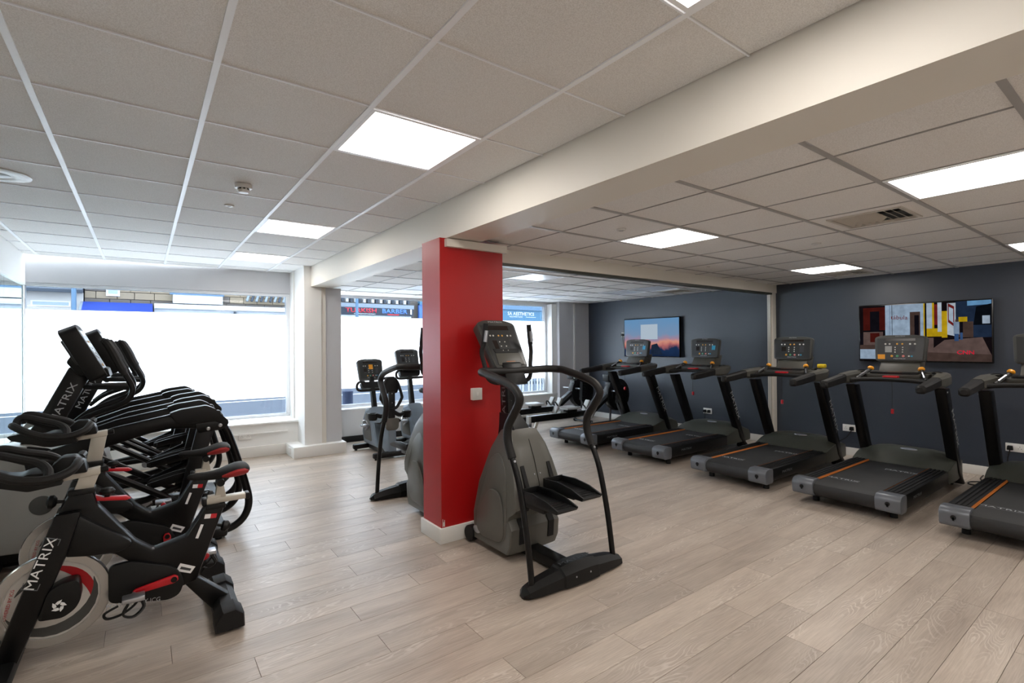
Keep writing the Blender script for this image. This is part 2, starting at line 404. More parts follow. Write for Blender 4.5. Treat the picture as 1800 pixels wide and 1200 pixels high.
def panel_light(name, h, z, lit, label, group):
    cx, cy = (h[0]+h[1])/2, (h[2]+h[3])/2; w, l = (h[1]-h[0])/2-.012, (h[3]-h[2])/2-.012
    t = thing(name, label, 'ceiling light', (cx, cy, z), 0, group)
    bm = NB()
    for a, b, c, d in ((-w, w, -l, -l+.018), (-w, w, l-.018, l), (-w, -w+.018, -l+.018, l-.018), (w-.018, w, -l+.018, l-.018)): box(a, b, c, d, -.004, .02, bm=bm)
    obj('frame', bm, 'tee_white', t, smooth=False)
    obj('diffuser', box(-w+.018, w-.018, -l+.018, l-.018, .002, .012), 'led_panel' if lit else 'led_off', t, smooth=False)
G1 = 'lit square ceiling panels'
for h, lab in zip(left_lights, ['lit square ceiling panel cut by the top edge of the picture', 'largest lit square ceiling panel left of the beam', 'lit ceiling panel left of the beam, middle one of the row toward the window', 'lit ceiling panel left of the beam nearest the window', 'unseen lit panel added for its light behind the viewpoint on the higher ceiling']):
    panel_light('panel_light', h, ZL, True, lab, G1)
for h, lab in zip(right_on, ['large lit panel at the right edge of the lower ceiling beside the grille', 'lit square panel on the lower ceiling right of the red column', 'lit panel on the lower ceiling close to the dark wall above the television', 'small lit panel at the far right edge near the dark wall', 'unseen lit panel added for its light behind the viewpoint on the lower ceiling', 'unseen lit panel added for its light behind the viewpoint near the dark wall']):
    panel_light('panel_light', h, ZR, True, lab, G1)
for h, lab in zip(right_off, ['unlit ceiling panel just right of the red column beyond the partition track', 'unlit ceiling panel above the sunset television, far one', 'unlit ceiling panel above the sunset television, near one', 'unlit ceiling panel by the barber sign window', 'unlit ceiling panel by the far right window']):
    panel_light('panel_light', h, ZR, False, lab, 'unlit ceiling panels beyond the partition')
def vent(h, label, dark):
    cx, cy = (h[0]+h[1])/2, (h[2]+h[3])/2
    t = thing('ceiling_vent', label, 'vent', (cx, cy, ZR), 0, 'ceiling grilles')
    w, l = (h[1]-h[0])/2-.012, (h[3]-h[2])/2-.012
    bm = NB()
    for a, b, c, d in ((-w, w, -l, -.2), (-w, w, .2, l), (-w, -.2, -.2, .2), (.2, w, -.2, .2)): box(a, b, c, d, .0, .012, bm=bm)
    obj('surround', bm, 'ceiling_tile', t, smooth=False)
    bm = NB()
    for a, b, c, d in ((-.21, .21, -.21, -.19), (-.21, .21, .19, .21), (-.21, -.19, -.19, .19), (.19, .21, -.19, .19)): box(a, b, c, d, -.008, .01, bm=bm)
    obj('frame', bm, 'vent_grey', t, smooth=False)
    obj('duct', box(-.19, .19, -.19, .19, .06, .07), 'vent_dark', t, smooth=False)
    for k in range(9):
        y = -.165+k*.041; s = -1 if k < 4 else 1
        b = NB(); merge(b, box(-.188, .188, -.027, .027, -.0012, .0012), Matrix.Translation((0, y, .014)) @ Matrix.Rotation(math.radians(-38*s), 4, 'X'))
        obj('louvre', b, 'vent_grey', t, smooth=False)
for h, lab in zip(vents, ['large louvred ceiling grille beside the lit panel', 'louvred ceiling grille beside the lit panel near the dark wall', 'louvred ceiling grille beyond the partition above the treadmills']): vent(h, lab, True)

# ---- beam, walls
struct('beam', box(1.825, 2.12, YB, 7.75, ZB, 2.7), 'warm_white_paint')
struct('wall_right', box(XR, XR+.15, YB, 8.0, -.05, 2.7), 'dark_wall_paint')
struct('wall_back', box(XL-.2, XR+.15, YB-.15, YB, -.05, 2.8), 'white_paint')
struct('wall_left', box(XL-.25, XL-.03, YB, 8.2, -.05, 2.8), 'white_paint')
struct('trim_left_bulkhead', box(XL-.03, XL, YB, 7.97, 2.20, 2.56), 'white_paint')
bm = NB()
for y0 in (6.72, 5.4, 4.08, 2.76): pass
mr = thing('wall_mirror', 'tall frameless mirror panels covering the left wall', 'mirror', (XL-.03, 5.4, 0))
for y0, y1 in ((7.0, 8.02), (5.8, 6.995), (4.6, 5.795), (3.4, 4.595), (2.2, 3.395)):
    obj('pane', box(0, .008, y0-5.4, y1-5.4, .32, 2.2), 'mirror_glass', mr, smooth=False)
struct('baseboard_left', box(XL-.03, XL+.0, YB, 7.5, 0, .12, .003), 'skirting_white')
struct('baseboard_right', box(XR-.018, XR, YB, 3.5, 0, .10, .003), 'skirting_white')
struct('baseboard_right_far', box(XR-.018, XR, 3.66, 7.3, 0, .10, .003), 'skirting_white')

# ---- window wall
struct('wall_window_header', wbox(XL, 1.75, 0, .25, 2.235, 2.56), 'grey_paint_and_shade')
struct('wall_window_low', wbox(XL, 1.75, -.43, .25, 0, .42), 'white_paint')
struct('trim_sill', wbox(XL, 1.76, -.45, .03, .42, .445, bv=.004), 'white_paint')
struct('baseboard_window', wbox(XL, 1.58, -.47, -.43, 0, .14, bv=.004), 'skirting_white')
struct('pilaster', box(1.735, 1.96, 7.03, 8.0, .0, ZL+.02), 'white_paint')
struct('pilaster_batten', box(1.715, 1.735, 7.55, 7.60, .14, ZL), 'white_paint')
struct('trim_pilaster_casing', box(1.96, 2.02, 7.04, 7.6, .0, ZB), 'warm_white_paint')
struct('column_window', box(2.02, 2.235, 7.06, 8.0, 0, ZB), 'grey_paint_and_shade')  # grey puts the shade of the backlit column into its colour
struct('plinth_window', box(1.575, 2.26, 6.93, 7.8, 0, .145, .004), 'white_paint')
struct('wall_window_far_low', wbox(2.235, 6.62, -.12, .25, 0, .47), 'white_paint')
struct('trim_sill_far', wbox(2.235, 6.62, -.14, .03, .47, .5, bv=.004), 'white_paint')
struct('baseboard_window_far', wbox(2.26, 6.62, -.17, -.12, 0, .085), 'black_skirting')
struct('wall_window_far_header', wbox(2.235, 6.62, 0, .25, 2.262, 2.5), 'white_paint')
struct('wall_window_far_right', wbox(6.62, 7.4, -.2, .25, 0, 2.5), 'grey_paint_and_shade')
struct('trim_far_ledge', wbox(6.55, 7.4, -.3, -.2, 0, .16), 'grey_paint_and_shade')
struct('trim_conduit', wbox(6.98, 7.01, -.225, -.2, .5, 2.28), 'white_paint')

def window(name, x0, x1, z0, z1, mullions, fz0, fz1, f0=.05):
    root = struct(name, wbox(x0, x1, .05, .11, z0, z0+.02), 'window_frame_white')
    fw = .05
    for a, b, c, d in ((x0, x1, z0+.02, z0+.05), (x0, x1, z1-.04, z1), (x0, x0+f0, z0+.05, z1-.04), (x1-fw, x1, z0+.05, z1-.04)):
        obj('window_frame', wbox(a, b, .03, .12, c, d, bv=.004), 'window_frame_white', root, smooth=False)
    ed = [x0+f0]+mullions+[x1-fw]
    for m in mullions: obj('mullion', wbox(m-.02, m+.02, .03, .12, z0+.05, z1-.04), 'window_frame_white', root, smooth=False)
    for a, b in zip(ed, ed[1:]):
        obj('pane', wbox(a, b, .07, .074, fz1, z1-.04), 'dimming_glass', root, smooth=False)
        obj('pane', wbox(a, b, .07, .074, z0+.05, fz0), 'dimming_glass', root, smooth=False)
        obj('frosted_pane', wbox(a, b, .0705, .0715, fz0, fz1), 'frosted_film', root, smooth=False)
    return root
window('window_1', -1.105, 1.74, .445, 2.235, [], .73, 1.925, .008)
w2 = window('window_2', 2.235, 6.5, .5, 2.262, [4.35], .80, 1.925)
struct('trim_reveal_far', wbox(6.5, 6.62, -.12, .15, .5, 2.262), 'white_paint')
# partition track across the room
struct('trim_partition_head', box(2.36, XR, 3.55, 3.65, 2.185, ZR+.06), 'warm_white_paint')
struct('trim_partition_track', box(2.36, XR-.02, 3.565, 3.64, 2.16, 2.185), 'hood_grey')
struct('trim_partition_jamb', box(XR-.10, XR, 3.56, 3.64, 0, 2.185, .003), 'warm_white_paint')
struct('trim_partition_stop', box(XR-.125, XR-.10, 3.58, 3.62, 0, 2.185), 'silver_paint')

# ---- red column
rc = struct('column_red', box(1.774, 2.345, 3.30, 3.59, 0, ZB+.0), 'red_paint')
bm = NB(); box(1.756, 2.363, 3.282, 3.30, 0, .115, .003, bm); box(1.756, 1.774, 3.3, 3.608, 0, .115, .003, bm); box(1.774, 2.363, 3.59, 3.608, 0, .115, .003, bm); box(2.345, 2.363, 3.3, 3.59, 0, .115, .003, bm)
obj('skirting', bm, 'skirting_white', rc)
obj('head_strip', box(1.815, 2.365, 3.262, 3.30, 2.205, 2.262), 'warm_white_paint', rc)
for x, z, w, h in ((1.79, .125, .006, .03), (1.797, .12, .005, .05), (1.783, .118, .004, .06)):
    obj('chipped_paint', box(x, x+w, 3.2985, 3.2999, z, z+h), 'skirting_white', rc, smooth=False)
obj('red_scuff', prism([(2.02, .03), (2.03, .03), (2.026, .06)], 3.2808, 3.2819, 'y'), 'red_paint', rc, smooth=False)
t = thing('wall_switch', 'white light switch on the red column', 'switch', (2.075, 3.30, 1.09))
obj('back_box', box(-.043, .043, -.03, 0, -.045, .045, .004), 'socket_white', t)
obj('plate', box(-.044, .044, -.036, -.03, -.046, .046, .003), 'detector_white', t)
obj('rocker', box(-.012, .012, -.041, -.036, -.014, .018, .002), 'socket_white', t)

# ================================================================ TREADMILLS
def place(bm_src, M): bm_src.transform(M); return bm_src
def round_poly(pts, r, n=4):
    out = []; N_ = len(pts)
    for i in range(N_):
        p0, p, p1 = Vector(pts[i-1]), Vector(pts[i]), Vector(pts[(i+1) % N_])
        a = (p0-p); b = (p1-p); ra = min(r, a.length*.45, b.length*.45); A = p+a.normalized()*ra; B = p+b.normalized()*ra
        for k in range(n+1):
            t = k/n; q = A*(1-t)**2+p*2*t*(1-t)+B*t*t; out.append((q.x, q.y))
    return out
def console(root, M, wt, wb, h, d, tray=0., face='console_face', shell='console_grey', sticker=None, back=True):
    """console in its own frame: x right, y up the face, z to the user"""
    out = round_poly([(-wb/2, -tray), (wb/2, -tray), (wt/2, h*.93), (wt*.28, h), (-wt*.28, h), (-wt/2, h*.93)], .03)
    c = obj('console', place(prism(out, -d, 0, 'z', .008), M), shell, root)
    def q(name, poly, z0, z1, mat): return obj(name, place(prism(poly, z0, z1, 'z'), M), mat, c, smooth=False)
    def at(u, v): w = (wb+(wt-wb)*v)*.92; return (u*w/2, v*h)
    q('face_panel', [at(-.98, .06), at(.98, .06), at(.98, .88), at(-.98, .88)], 0, .0012, face)
    q('display', [at(-.62, .78), at(.62, .78), at(.62, .87), at(-.62, .87)], .0012, .002, 'display_dark')
    def btn(u, v, r, mat):
        x, y = at(u, v); obj('button', place(lathe([(r, 0), (r, .002), (r*.7, .003), (0, .003)], (x, y, .0012), (0, 0, 1), 10), M), mat, c)
    r = wt*.018
    for u, v, m in ((-.62, .66, 'button_white'), (-.44, .66, 'button_white'), (-.12, .66, 'button_orange'), (.1, .66, 'button_orange'), (.42, .66, 'button_white'), (.62, .66, 'button_white')): btn(u, v, r*1.1, m)
    for u in (-.2, .12):
        for k in range(3): btn(u+.0, .53-.09*k, r*.8, 'button_white')
    for u, m in ((-.34, 'button_orange'), (-.1, 'button_green'), (.16, 'button_red')): btn(u, .2, r*1.5, m)
    btn(.4, .2, r, 'button_white'); 
    x, y = at(.52, .2); q('button', [(x-r, y-r), (x+r, y-r), (x+r, y+r), (x-r, y+r)], .0012, .0025, 'button_blue')
    q('small_screen', [at(-.62, .36), at(-.36, .36), at(-.36, .56), at(-.62, .56)], .0012, .002, 'display_dark')
    q('key_pad', [at(.42, .32), at(.66, .32), at(.66, .58), at(.42, .58)], .0012, .002, 'letter_dark')
    text('lettering', 'MATRIX', h*.055, 'letter_grey', c, M @ Vector((0, h*.1, .0012)), M.to_3x3() @ Vector((1, 0, 0)), M.to_3x3() @ Vector((0, 1, 0)), 1.9)
    text('lettering', 'MATRIX', h*.045, 'letter_grey', c, M @ Vector((0, h*.955, .0002)), M.to_3x3() @ Vector((1, 0, 0)), M.to_3x3() @ Vector((0, 1, 0)), 1.9)
    if sticker == 'blue': q('sticker', [at(.6, .4), at(.86, .4), at(.86, .62), at(.6, .62)], .002, .0026, 'sticker_blue')
    if sticker == 'orange':
        s = q('sticker', [at(-.97, .08), at(-.64, .08), at(-.64, .26), at(-.97, .26)], .0012, .002, 'orange_plastic')
        q('pale_screen_patch', [at(-.64, .34), at(-.34, .34), at(-.34, .58), at(-.64, .58)], .002, .0028, 'light_grey_plastic')  # pale grey patch laid over the small screen
    if sticker == 'yellow': q('sticker', [at(-.16, .5), at(.2, .5), at(.2, .72), at(-.16, .72)], .003, .004, 'orange_plastic')
    return c
def make_treadmill(label, yc, sticker=None, x0=4.83):
    t = thing('treadmill', label, 'treadmill', (x0, yc, 0), 0, 'treadmills along the dark wall')
    W = .40
    # chassis
    obj('chassis', prism([(.06, .095), (.10, .07), (1.9, .07), (2.02, .10), (2.02, .2), (.06, .2)], -.34, .34, 'y', .01), 'black_metal', t)
    for s in (-1, 1):
        r = obj('side_rail', prism([(.13, .10), (1.45, .10), (1.45, .222), (.13, .222)], s*.245, s*W, 'y', .012), 'black_plastic', t)
        for k in range(4):
            y = .2668+k*.031
            obj('tread_rib', box(.14, 1.43, s*y-.010, s*y+.010, .222, .2275, .002, seg=1), 'black_rubber', r, smooth=False)
        obj('orange_strip', prism([(s*.2425, .2165), (s*.2555, .2285), (s*.2555, .2165)], .13, 1.42, 'x'), 'orange_strip', t, smooth=False)
        text('lettering', 'MATRIX', .035, 'letter_dim', r, (.45, s*(W+.0003), .165), (-s*1, 0, 0) if s > 0 else (1, 0, 0), (0, 0, 1), 1.7)
        # rounded rear end cap with its adjuster hole
        cap = NB(); pr = round_poly([(-.005, .09), (.14, .09), (.14, .232), (.02, .232), (-.018, .20)], .03)
        prism(pr, s*.235, s*(W+.012), 'y', .014, cap)
        c = obj('rear_cap', cap, 'cap_grey', t)
        b = NB(); lathe([(.017, 0), (.017, .004)], (-.017, s*.325, .165), (-1, 0, 0), 12, b); box(-.021, -.016, s*.325-.006, s*.325+.006, .14, .165, bm=b)
        obj('adjuster_hole', b, 'black_rubber', c)
        obj('foot', cyl((.22, s*.3, 0), (.22, s*.3, .1), .028, 12), 'black_rubber', t)
        obj('wheel', cyl((1.85, s*.28, .035), (1.85, s*.33, .035), .035, 14), 'black_rubber', t)
        # upright, outer face lettered
        u = obj('upright', prism([(1.235, 1.02), (1.375, 1.02), (1.81, .10), (1.90, .02), (1.84, .02), (1.675, .16)], s*.328, s*.418, 'y', .012), 'black_metal', t)
        d = Vector((-.435, 0, .86)).normalized(); xd = d*(-1)
        text('lettering', 'MATRIX', .08, 'letter_grey', u, (1.535, s*.4186, .62), xd, (-s*d.z, 0, s*d.x), 1.5)
        for dz in (0,): obj('bolt', lathe([(.009, 0), (.008, .005), (0, .006)], (1.285, s*.418, .985), (0, s, 0), 10), 'silver', u)
        # side arm: soft grip and moulded shoulder
        obj('side_arm_grip', loft([[(x, s*(.385)+a*w, z+b*h) for a, b in ((-1, -.6), (-.6, -1), (.6, -1), (1, -.6), (1, .6), (.6, 1), (-.6, 1), (-1, .6))]
             for x, z, w, h in ((.605, 1.045, .02, .02), (.625, 1.047, .038, .036), (.80, 1.062, .042, .04), (1.02, 1.085, .045, .042), (1.06, 1.09, .046, .044))]), 'grip_rubber', t)
        obj('shoulder', loft([[(x, y+a*w, z+b*h) for a, b in ((-1, -.6), (-.6, -1), (.6, -1), (1, -.6), (1, .6), (.6, 1), (-.6, 1), (-1, .6))]
             for x, y, z, w, h in ((1.05, s*.385, 1.09, .048, .046), (1.2, s*.385, 1.09, .056, .058), (1.33, s*.375, 1.10, .066, .058), (1.46, s*.33, 1.13, .075, .036), (1.52, s*.26, 1.145, .07, .02))]), 'dash_grey', t)
        cup = NB(); lathe([(.042, 0), (.042, .012), (.034, .012), (.034, .004), (0, .004)], (1.40, s*.315, 1.155), (-.15, 0, 1), 18, cup)
        obj('cup_holder', cup, 'black_plastic', t)
        # speed lever with orange tip
        l = obj('lever', tube([(1.17, s*.29, 1.09), (1.25, s*.25, 1.135), (1.33, s*.215, 1.185)], .017, 8), 'black_plastic', t)
        obj('lever_sensor', tube([(1.19, s*.272, 1.118), (1.27, s*.235, 1.165)], .008, 6, smooth=False), 'silver', l)
        obj('lever_tip', lathe([(.012, 0), (.027, .008), (.03, .02), (.02, .036), (0, .042)], (1.325, s*.217, 1.178), (.35, -s*.25, .85), 12), 'orange_plastic', l)
    # running belt with end roller
    b = NB(); prism([(.03, .10), (.005, .13), (0, .165), (.015, .20), (.05, .216), (1.55, .216), (1.55, .09), (.06, .09)], -.236, .236, 'y', 0., b)
    belt = obj('running_belt', b, 'belt_rubber', t)
    for (x, y) in ((.32, .12), (1.05, -.12)):
        text('lettering', 'MATRIX', .05, 'letter_grey', belt, (x, y, .2163), (0, -1, 0), (1, 0, 0), 1.5)
        bb = NB(); box(x+.037, x+.041, y-.13, y+.13, .2162, .2167, bm=bb); box(x-.041, x-.037, y-.13, y+.13, .2162, .2167, bm=bb)
        obj('printed_line', bb, 'letter_dim', belt, smooth=False)
    # motor hood
    def hr(x, zc, ze, w): return [(x, -w, .10), (x, -w, ze), (x, -w*.72, ze+(zc-ze)*.75), (x, -w*.45, zc), (x, w*.45, zc), (x, w*.72, ze+(zc-ze)*.75), (x, w, ze), (x, w, .10)]
    hd = obj('motor_hood', loft([hr(1.36, .222, .222, .40), hr(1.40, .25, .232, .405), hr(1.50, .318, .262, .41), hr(1.62, .352, .29, .41), hr(1.80, .345, .28, .40), hr(1.96, .29, .24, .38), hr(2.03, .20, .18, .36)]), 'hood_grey', t, angle=28)
    obj('badge', place(lathe([(.075, 0), (.07, .004), (0, .005)], (0, 0, 0), (0, 0, 1), 20), Matrix.Translation((1.60, -.03, .348)) @ Matrix.Rotation(-.28, 4, 'Y') @ Matrix.Diagonal((.28, 1, 1, 1))), 'silver', hd)
    # dash, cross bar, tray
    obj('dash', prism(round_poly([(1.24, -.24), (1.56, -.28), (1.60, -.16), (1.60, .16), (1.56, .28), (1.24, .24)], .04), 1.10, 1.145, 'z', .01), 'dash_grey', t)
    obj('front_handle', tube([(1.13, -.36, 1.07), (1.16, -.2, 1.085), (1.17, 0, 1.09), (1.16, .2, 1.085), (1.13, .36, 1.07)], .021, 10), 'grip_rubber', t)
    tray = obj('reading_tray', prism(round_poly([(1.24, -.2), (1.44, -.18), (1.44, .18), (1.24, .2)], .02), 1.145, 1.162, 'z', .005), 'black_plastic', t)
    obj('tray_mark', box(1.30, 1.312, -.06, .06, 1.162, 1.1632), 'orange_strip', tray, smooth=False)
    obj('stop_button', box(1.165, 1.235, -.065, .065, 1.108, 1.128, .008), 'red_plastic', t)
    obj('mast', prism([(1.38, 1.13), (1.60, 1.13), (1.66, 1.30), (1.5, 1.30)], -.17, .17, 'y', .015), 'dash_grey', t)
    M = frame((1.455, 0, 1.265), (0, -1, 0), (.14, 0, 1.0))
    console(t, M, .45, .42, .275, .06, .0, 'console_face', 'console_grey', sticker)
    # safety key on its cord
    cd = obj('safety_cord', tube([(1.16, -.02, 1.08), (1.158, -.022, .95), (1.158, -.02, .80)], .0022, 5), 'cable_black', t)
    obj('safety_clip', prism(round_poly([(1.145, .755), (1.172, .75), (1.176, .80), (1.15, .80)], .005), -.032, -.012, 'y', .003), 'red_plastic', t)
    return t
make_treadmill('treadmill with a blue console sticker farthest along the dark wall, beside the rowers', 5.235, 'blue', 4.86)
make_treadmill('second treadmill from the rowers, blue sticker on its console, before the partition jamb', 4.10, 'blue', 4.95)
make_treadmill('middle treadmill of the row with a yellow item on its console', 2.85, None, 4.84)
make_treadmill('treadmill with an orange sticker on its console, below the street-scene television', 1.78, 'orange', 4.83)
make_treadmill('treadmill cut off by the right edge of the picture', .725, None, 4.84)
tag(obj('yellow_case', box(6.31, 6.39, 2.50, 2.58, 1.170, 1.215, .012), 'yellow_plastic'), 'small yellow case lying on the middle treadmill console', 'case')

# ================================================================ STEPPERS
def make_stepper(label, loc, rz):
    t = thing('stair_stepper', label, 'stepper', loc, rz, 'grey steppers backed onto the red column')
    side = [(.38, .05), (.385, .25), (.31, .50), (.21, .76), (.14, .87), (.03, .87), (-.03, .80), (-.085, .68), (-.14, .52), (-.165, .43), (-.16, .375), (-.10, .335), (-.075, .29), (-.115, .23), (-.105, .12), (-.07, .05)]
    # shell lofted across the width: bulged flanks, narrowing upwards
    def taper(bm_):
        for v in bm_.verts: v.co.x = .015+(v.co.x-.015)*(1-.36*max(0., (v.co.z-.42)/.45)**1.3)
        return bm_
    def ring(x, s): cx_, cz_ = .13, .42; return [(x*.82+.015, cx_+(y-cx_)*s, .05+(z-.05)*(s if z > .06 else 1)) for y, z in side]
    obj('body_shell', taper(loft([ring(-.262, .90), ring(-.255, .95), ring(-.22, .985), ring(-.13, 1.), ring(.13, 1.), ring(.22, .985), ring(.255, .95), ring(.262, .90)])), 'stepper_grey', t, angle=24)
    for s in (-1, 1):
        # raised flank panel with the round-shouldered outline
        pl = round_poly([(.33, .10), (.30, .36), (.19, .66), (.09, .72), (-.01, .62), (-.06, .40), (-.04, .12)], .08, 5)
        fp = obj('flank_panel', taper(prism(pl, s*.205+.015, s*.219+.015, 'x', .006)), 'stepper_grey', t)
        bp_ = obj('lower_panel', prism(round_poly([(.30, .09), (.27, .30), (.15, .46), (.03, .46), (-.03, .30), (-.02, .11)], .09, 5), s*.212+.015, s*.224+.015, 'x', .005), 'stepper_grey', t)
        obj('badge', place(lathe([(.05, 0), (.046, .003), (0, .004)], (0, 0, 0), (s, 0, 0), 20), Matrix.Translation((s*.213+.015, .325, .115)) @ Matrix.Diagonal((1, 1, .55, 1)) @ Matrix.Rotation(-.25*s, 4, 'X')), 'silver', t)
        obj('wheel', cyl((s*.17+.015, .415, .062), (s*.235+.015, .415, .062), .058, 18, bv=.008), 'black_rubber', t)
        # slots in the user face
        obj('slot', prism([(-.10, .645), (-.168, .50), (-.172, .40), (-.15, .35), (-.10, .36), (-.09, .62)], s*.10+.015, s*.13+.015, 'x'), 'black_rubber', t, smooth=False)
        obj('slot', prism([(-.085, .29), (-.122, .235), (-.112, .12), (-.06, .12), (-.06, .26)], s*.10+.015, s*.15+.015, 'x'), 'black_rubber', t, smooth=False)
        # pedal
        zp = .50 if s > 0 else .46
        pb = NB(); x0, x1 = s*.075-.085+s*.03, s*.075+.085+s*.03
        prism([(-.56, zp+.005), (-.55, zp-.012), (-.22, zp-.012), (-.18, zp+.0), (-.18, zp+.02)], x0, x1, 'x', .004, pb)
        for xa in (x0, x1-.012): prism([(-.56, zp), (-.18, zp), (-.18, zp+.055), (-.32, zp+.062), (-.45, zp+.045), (-.56, zp+.012)], xa, xa+.012, 'x', .002, pb)
        box(x0, x1, -.188, -.176, zp, zp+.058, .002, pb)
        pd = obj('pedal', pb, 'black_plastic', t)
        for k in range(9): obj('tread_rib', box(x0+.018, x1-.018, -.52+k*.034, -.512+k*.034, zp+.006, zp+.012), 'black_rubber', pd, smooth=False)
        obj('pedal_arm', prism([(-.40, zp-.012), (-.20, zp+.0), (.0, zp+.08), (.0, zp+.02), (-.20, zp-.06), (-.38, zp-.06)], s*.11, s*.15, 'x', .004), 'black_plastic', t)
        # hand rail
        pts = [(-.505, .06), (-.46, .34), (-.39, .62), (-.32, .77), (-.275, .87), (-.28, .96), (-.345, 1.05), (-.395, 1.12), (-.385, 1.17), (-.30, 1.22), (-.05, 1.275)]
        L_ = [(s*(.345), y, z) for y, z in pts]
        obj('hand_rail', tube(L_[:4], .019, 12), 'black_metal', t)
        obj('rail_grip', tube(L_[3:]+[(s*.335, .03, 1.283), (s*.28, .09, 1.285), (s*.15, .12, 1.28), (0, .125, 1.275)], .027, 12), 'grip_rubber', t)
        obj('bolt', lathe([(.009, 0), (.007, .006), (0, .007)], (s*.345, -.345, .755), (0, -1, .3), 10), 'silver', t)
        obj('bolt', lathe([(.009, 0), (.007, .006), (0, .007)], (s*.345, -.505, .12), (0, -1, .1), 10), 'silver', t)
        # pulse grip
        g = [(s*.03, .17, 1.20), (s*.12, .16, 1.195), (s*.19, .17, 1.23), (s*.21, .19, 1.33), (s*.225, .20, 1.42), (s*.205, .19, 1.50), (s*.195, .19, 1.60)]
        gr = obj('pulse_grip', tube(g, .0165, 10), 'grip_rubber', t)
        obj('grip_sleeve', tube([(s*.213, .192, 1.47), (s*.196, .19, 1.62)], [.019, .021, .019], 10, smooth=False), 'black_plastic', gr)
        obj('grip_sensor', tube([(s*.211, .175, 1.49), (s*.20, .173, 1.57)], .014, 8, smooth=False), 'silver', gr)
    # shell seam, screws
    obj('seam', prism([(-.168, .43), (-.142, .525), (-.088, .685), (-.03, .805), (-.02, .80), (-.08, .68), (-.13, .52), (-.15, .43)], .0135, .0165, 'x'), 'black_rubber', t, smooth=False)
    for x in (-.025, .025): obj('screw', lathe([(.006, 0), (.004, .003), (0, .003)], (x+.015, -.122, .58), (0, -1, .35), 8), 'silver', t)
    # collar and mast
    obj('mast_collar', loft([[(x*w, y0+y*l, z) for x, y in ((-1, -1), (1, -1), (1, 1), (-1, 1))] for z, y0, w, l in ((.80, .11, .075, .11), (.885, .13, .065, .09), (.97, .18, .05, .055))]), 'black_plastic', t)
    mst = obj('mast', prism([(.12, .84), (.23, .84), (.24, 1.30), (.15, 1.30)], -.045, .045, 'x', .01), 'black_metal', t)
    for s in (-1, 1): text('lettering', 'MATRIX', .06, 'letter_dim', mst, (s*.0454, .185, 1.06), (0, .04, 1), (0, -s, .1) if s < 0 else (0, -1, .1), 1.6) if s < 0 else None
    obj('console_mount', prism([(.06, 1.18), (.2, 1.18), (.27, 1.36), (.14, 1.34)], -.09, .09, 'x', .015), 'black_plastic', t)
    M = frame((0, .13, 1.30), (1, 0, 0), (0, .24, .36))
    c = console(t, M, .35, .285, .43, .07, 0., 'console_face', 'console_grey')
    return t, c
def stepper_tray(t, c):
    M = frame((0, .13, 1.30), (1, 0, 0), (0, .24, .36))
    obj('tray_slot', place(prism([(-.105, .13), (.105, .13), (.115, .165), (-.115, .165)], .0015, .004, 'z'), M), 'black_rubber', c, smooth=False)
    obj('tray_plate', place(prism([(-.115, .025), (.115, .025), (.108, .125), (-.108, .125)], .0015, .006, 'z', .002), M), 'dash_grey', c)
    obj('tray_mark', place(prism([(-.04, .05), (.04, .05), (.04, .054), (-.04, .054)], .006, .0066, 'z'), M), 'orange_strip', c, smooth=False)
    for s in (-1, 1):
        pass
    # rear floor beam and cross foot under the user
    obj('floor_beam', box(-.05, .05, -.46, .30, .015, .085, .008), 'black_metal', t)
    def fr(x, w, h): return [(x, -.50-w, .012), (x, -.50-w*.9, h*.7), (x, -.50-w*.3, h), (x, -.50+w*.5, h), (x, -.50+w, h*.5), (x, -.50+w, .012)]
    obj('cross_foot', loft([fr(-.415, .02, .03), fr(-.39, .05, .06), fr(-.30, .065, .085), fr(-.15, .075, .105)]+[fr(-.14, .085, .118), fr(-.06, .09, .128), fr(.06, .09, .128), fr(.14, .085, .118)]+[fr(.15, .075, .105), fr(.30, .065, .085), fr(.39, .05, .06), fr(.415, .02, .03)]), 'black_plastic', t, angle=22)
    text('lettering', 'MATRIX', .045, 'letter_dark', t, (0, -.505, .1285), (1, 0, 0), (0, 1, 0), 1.7)
    for x in (-.06, .06): obj('screw', lathe([(.007, 0), (.005, .004), (0, .004)], (x, -.582, .06), (0, -1, .2), 8), 'silver', t)
    for x in (-.36, .36): obj('foot_pad', cyl((x, -.5, 0), (x, -.5, .03), .022, 12), 'black_rubber', t)
a, c = make_stepper('grey stepper in front of the red column, fully in view', (2.17, 2.8, 0), 0); stepper_tray(a, c)
b = copy_tree(a); b.location = (2.14, 4.115, 0); b.rotation_euler = (0, 0, math.pi); b['label'] = 'grey stepper half hidden behind the red column'

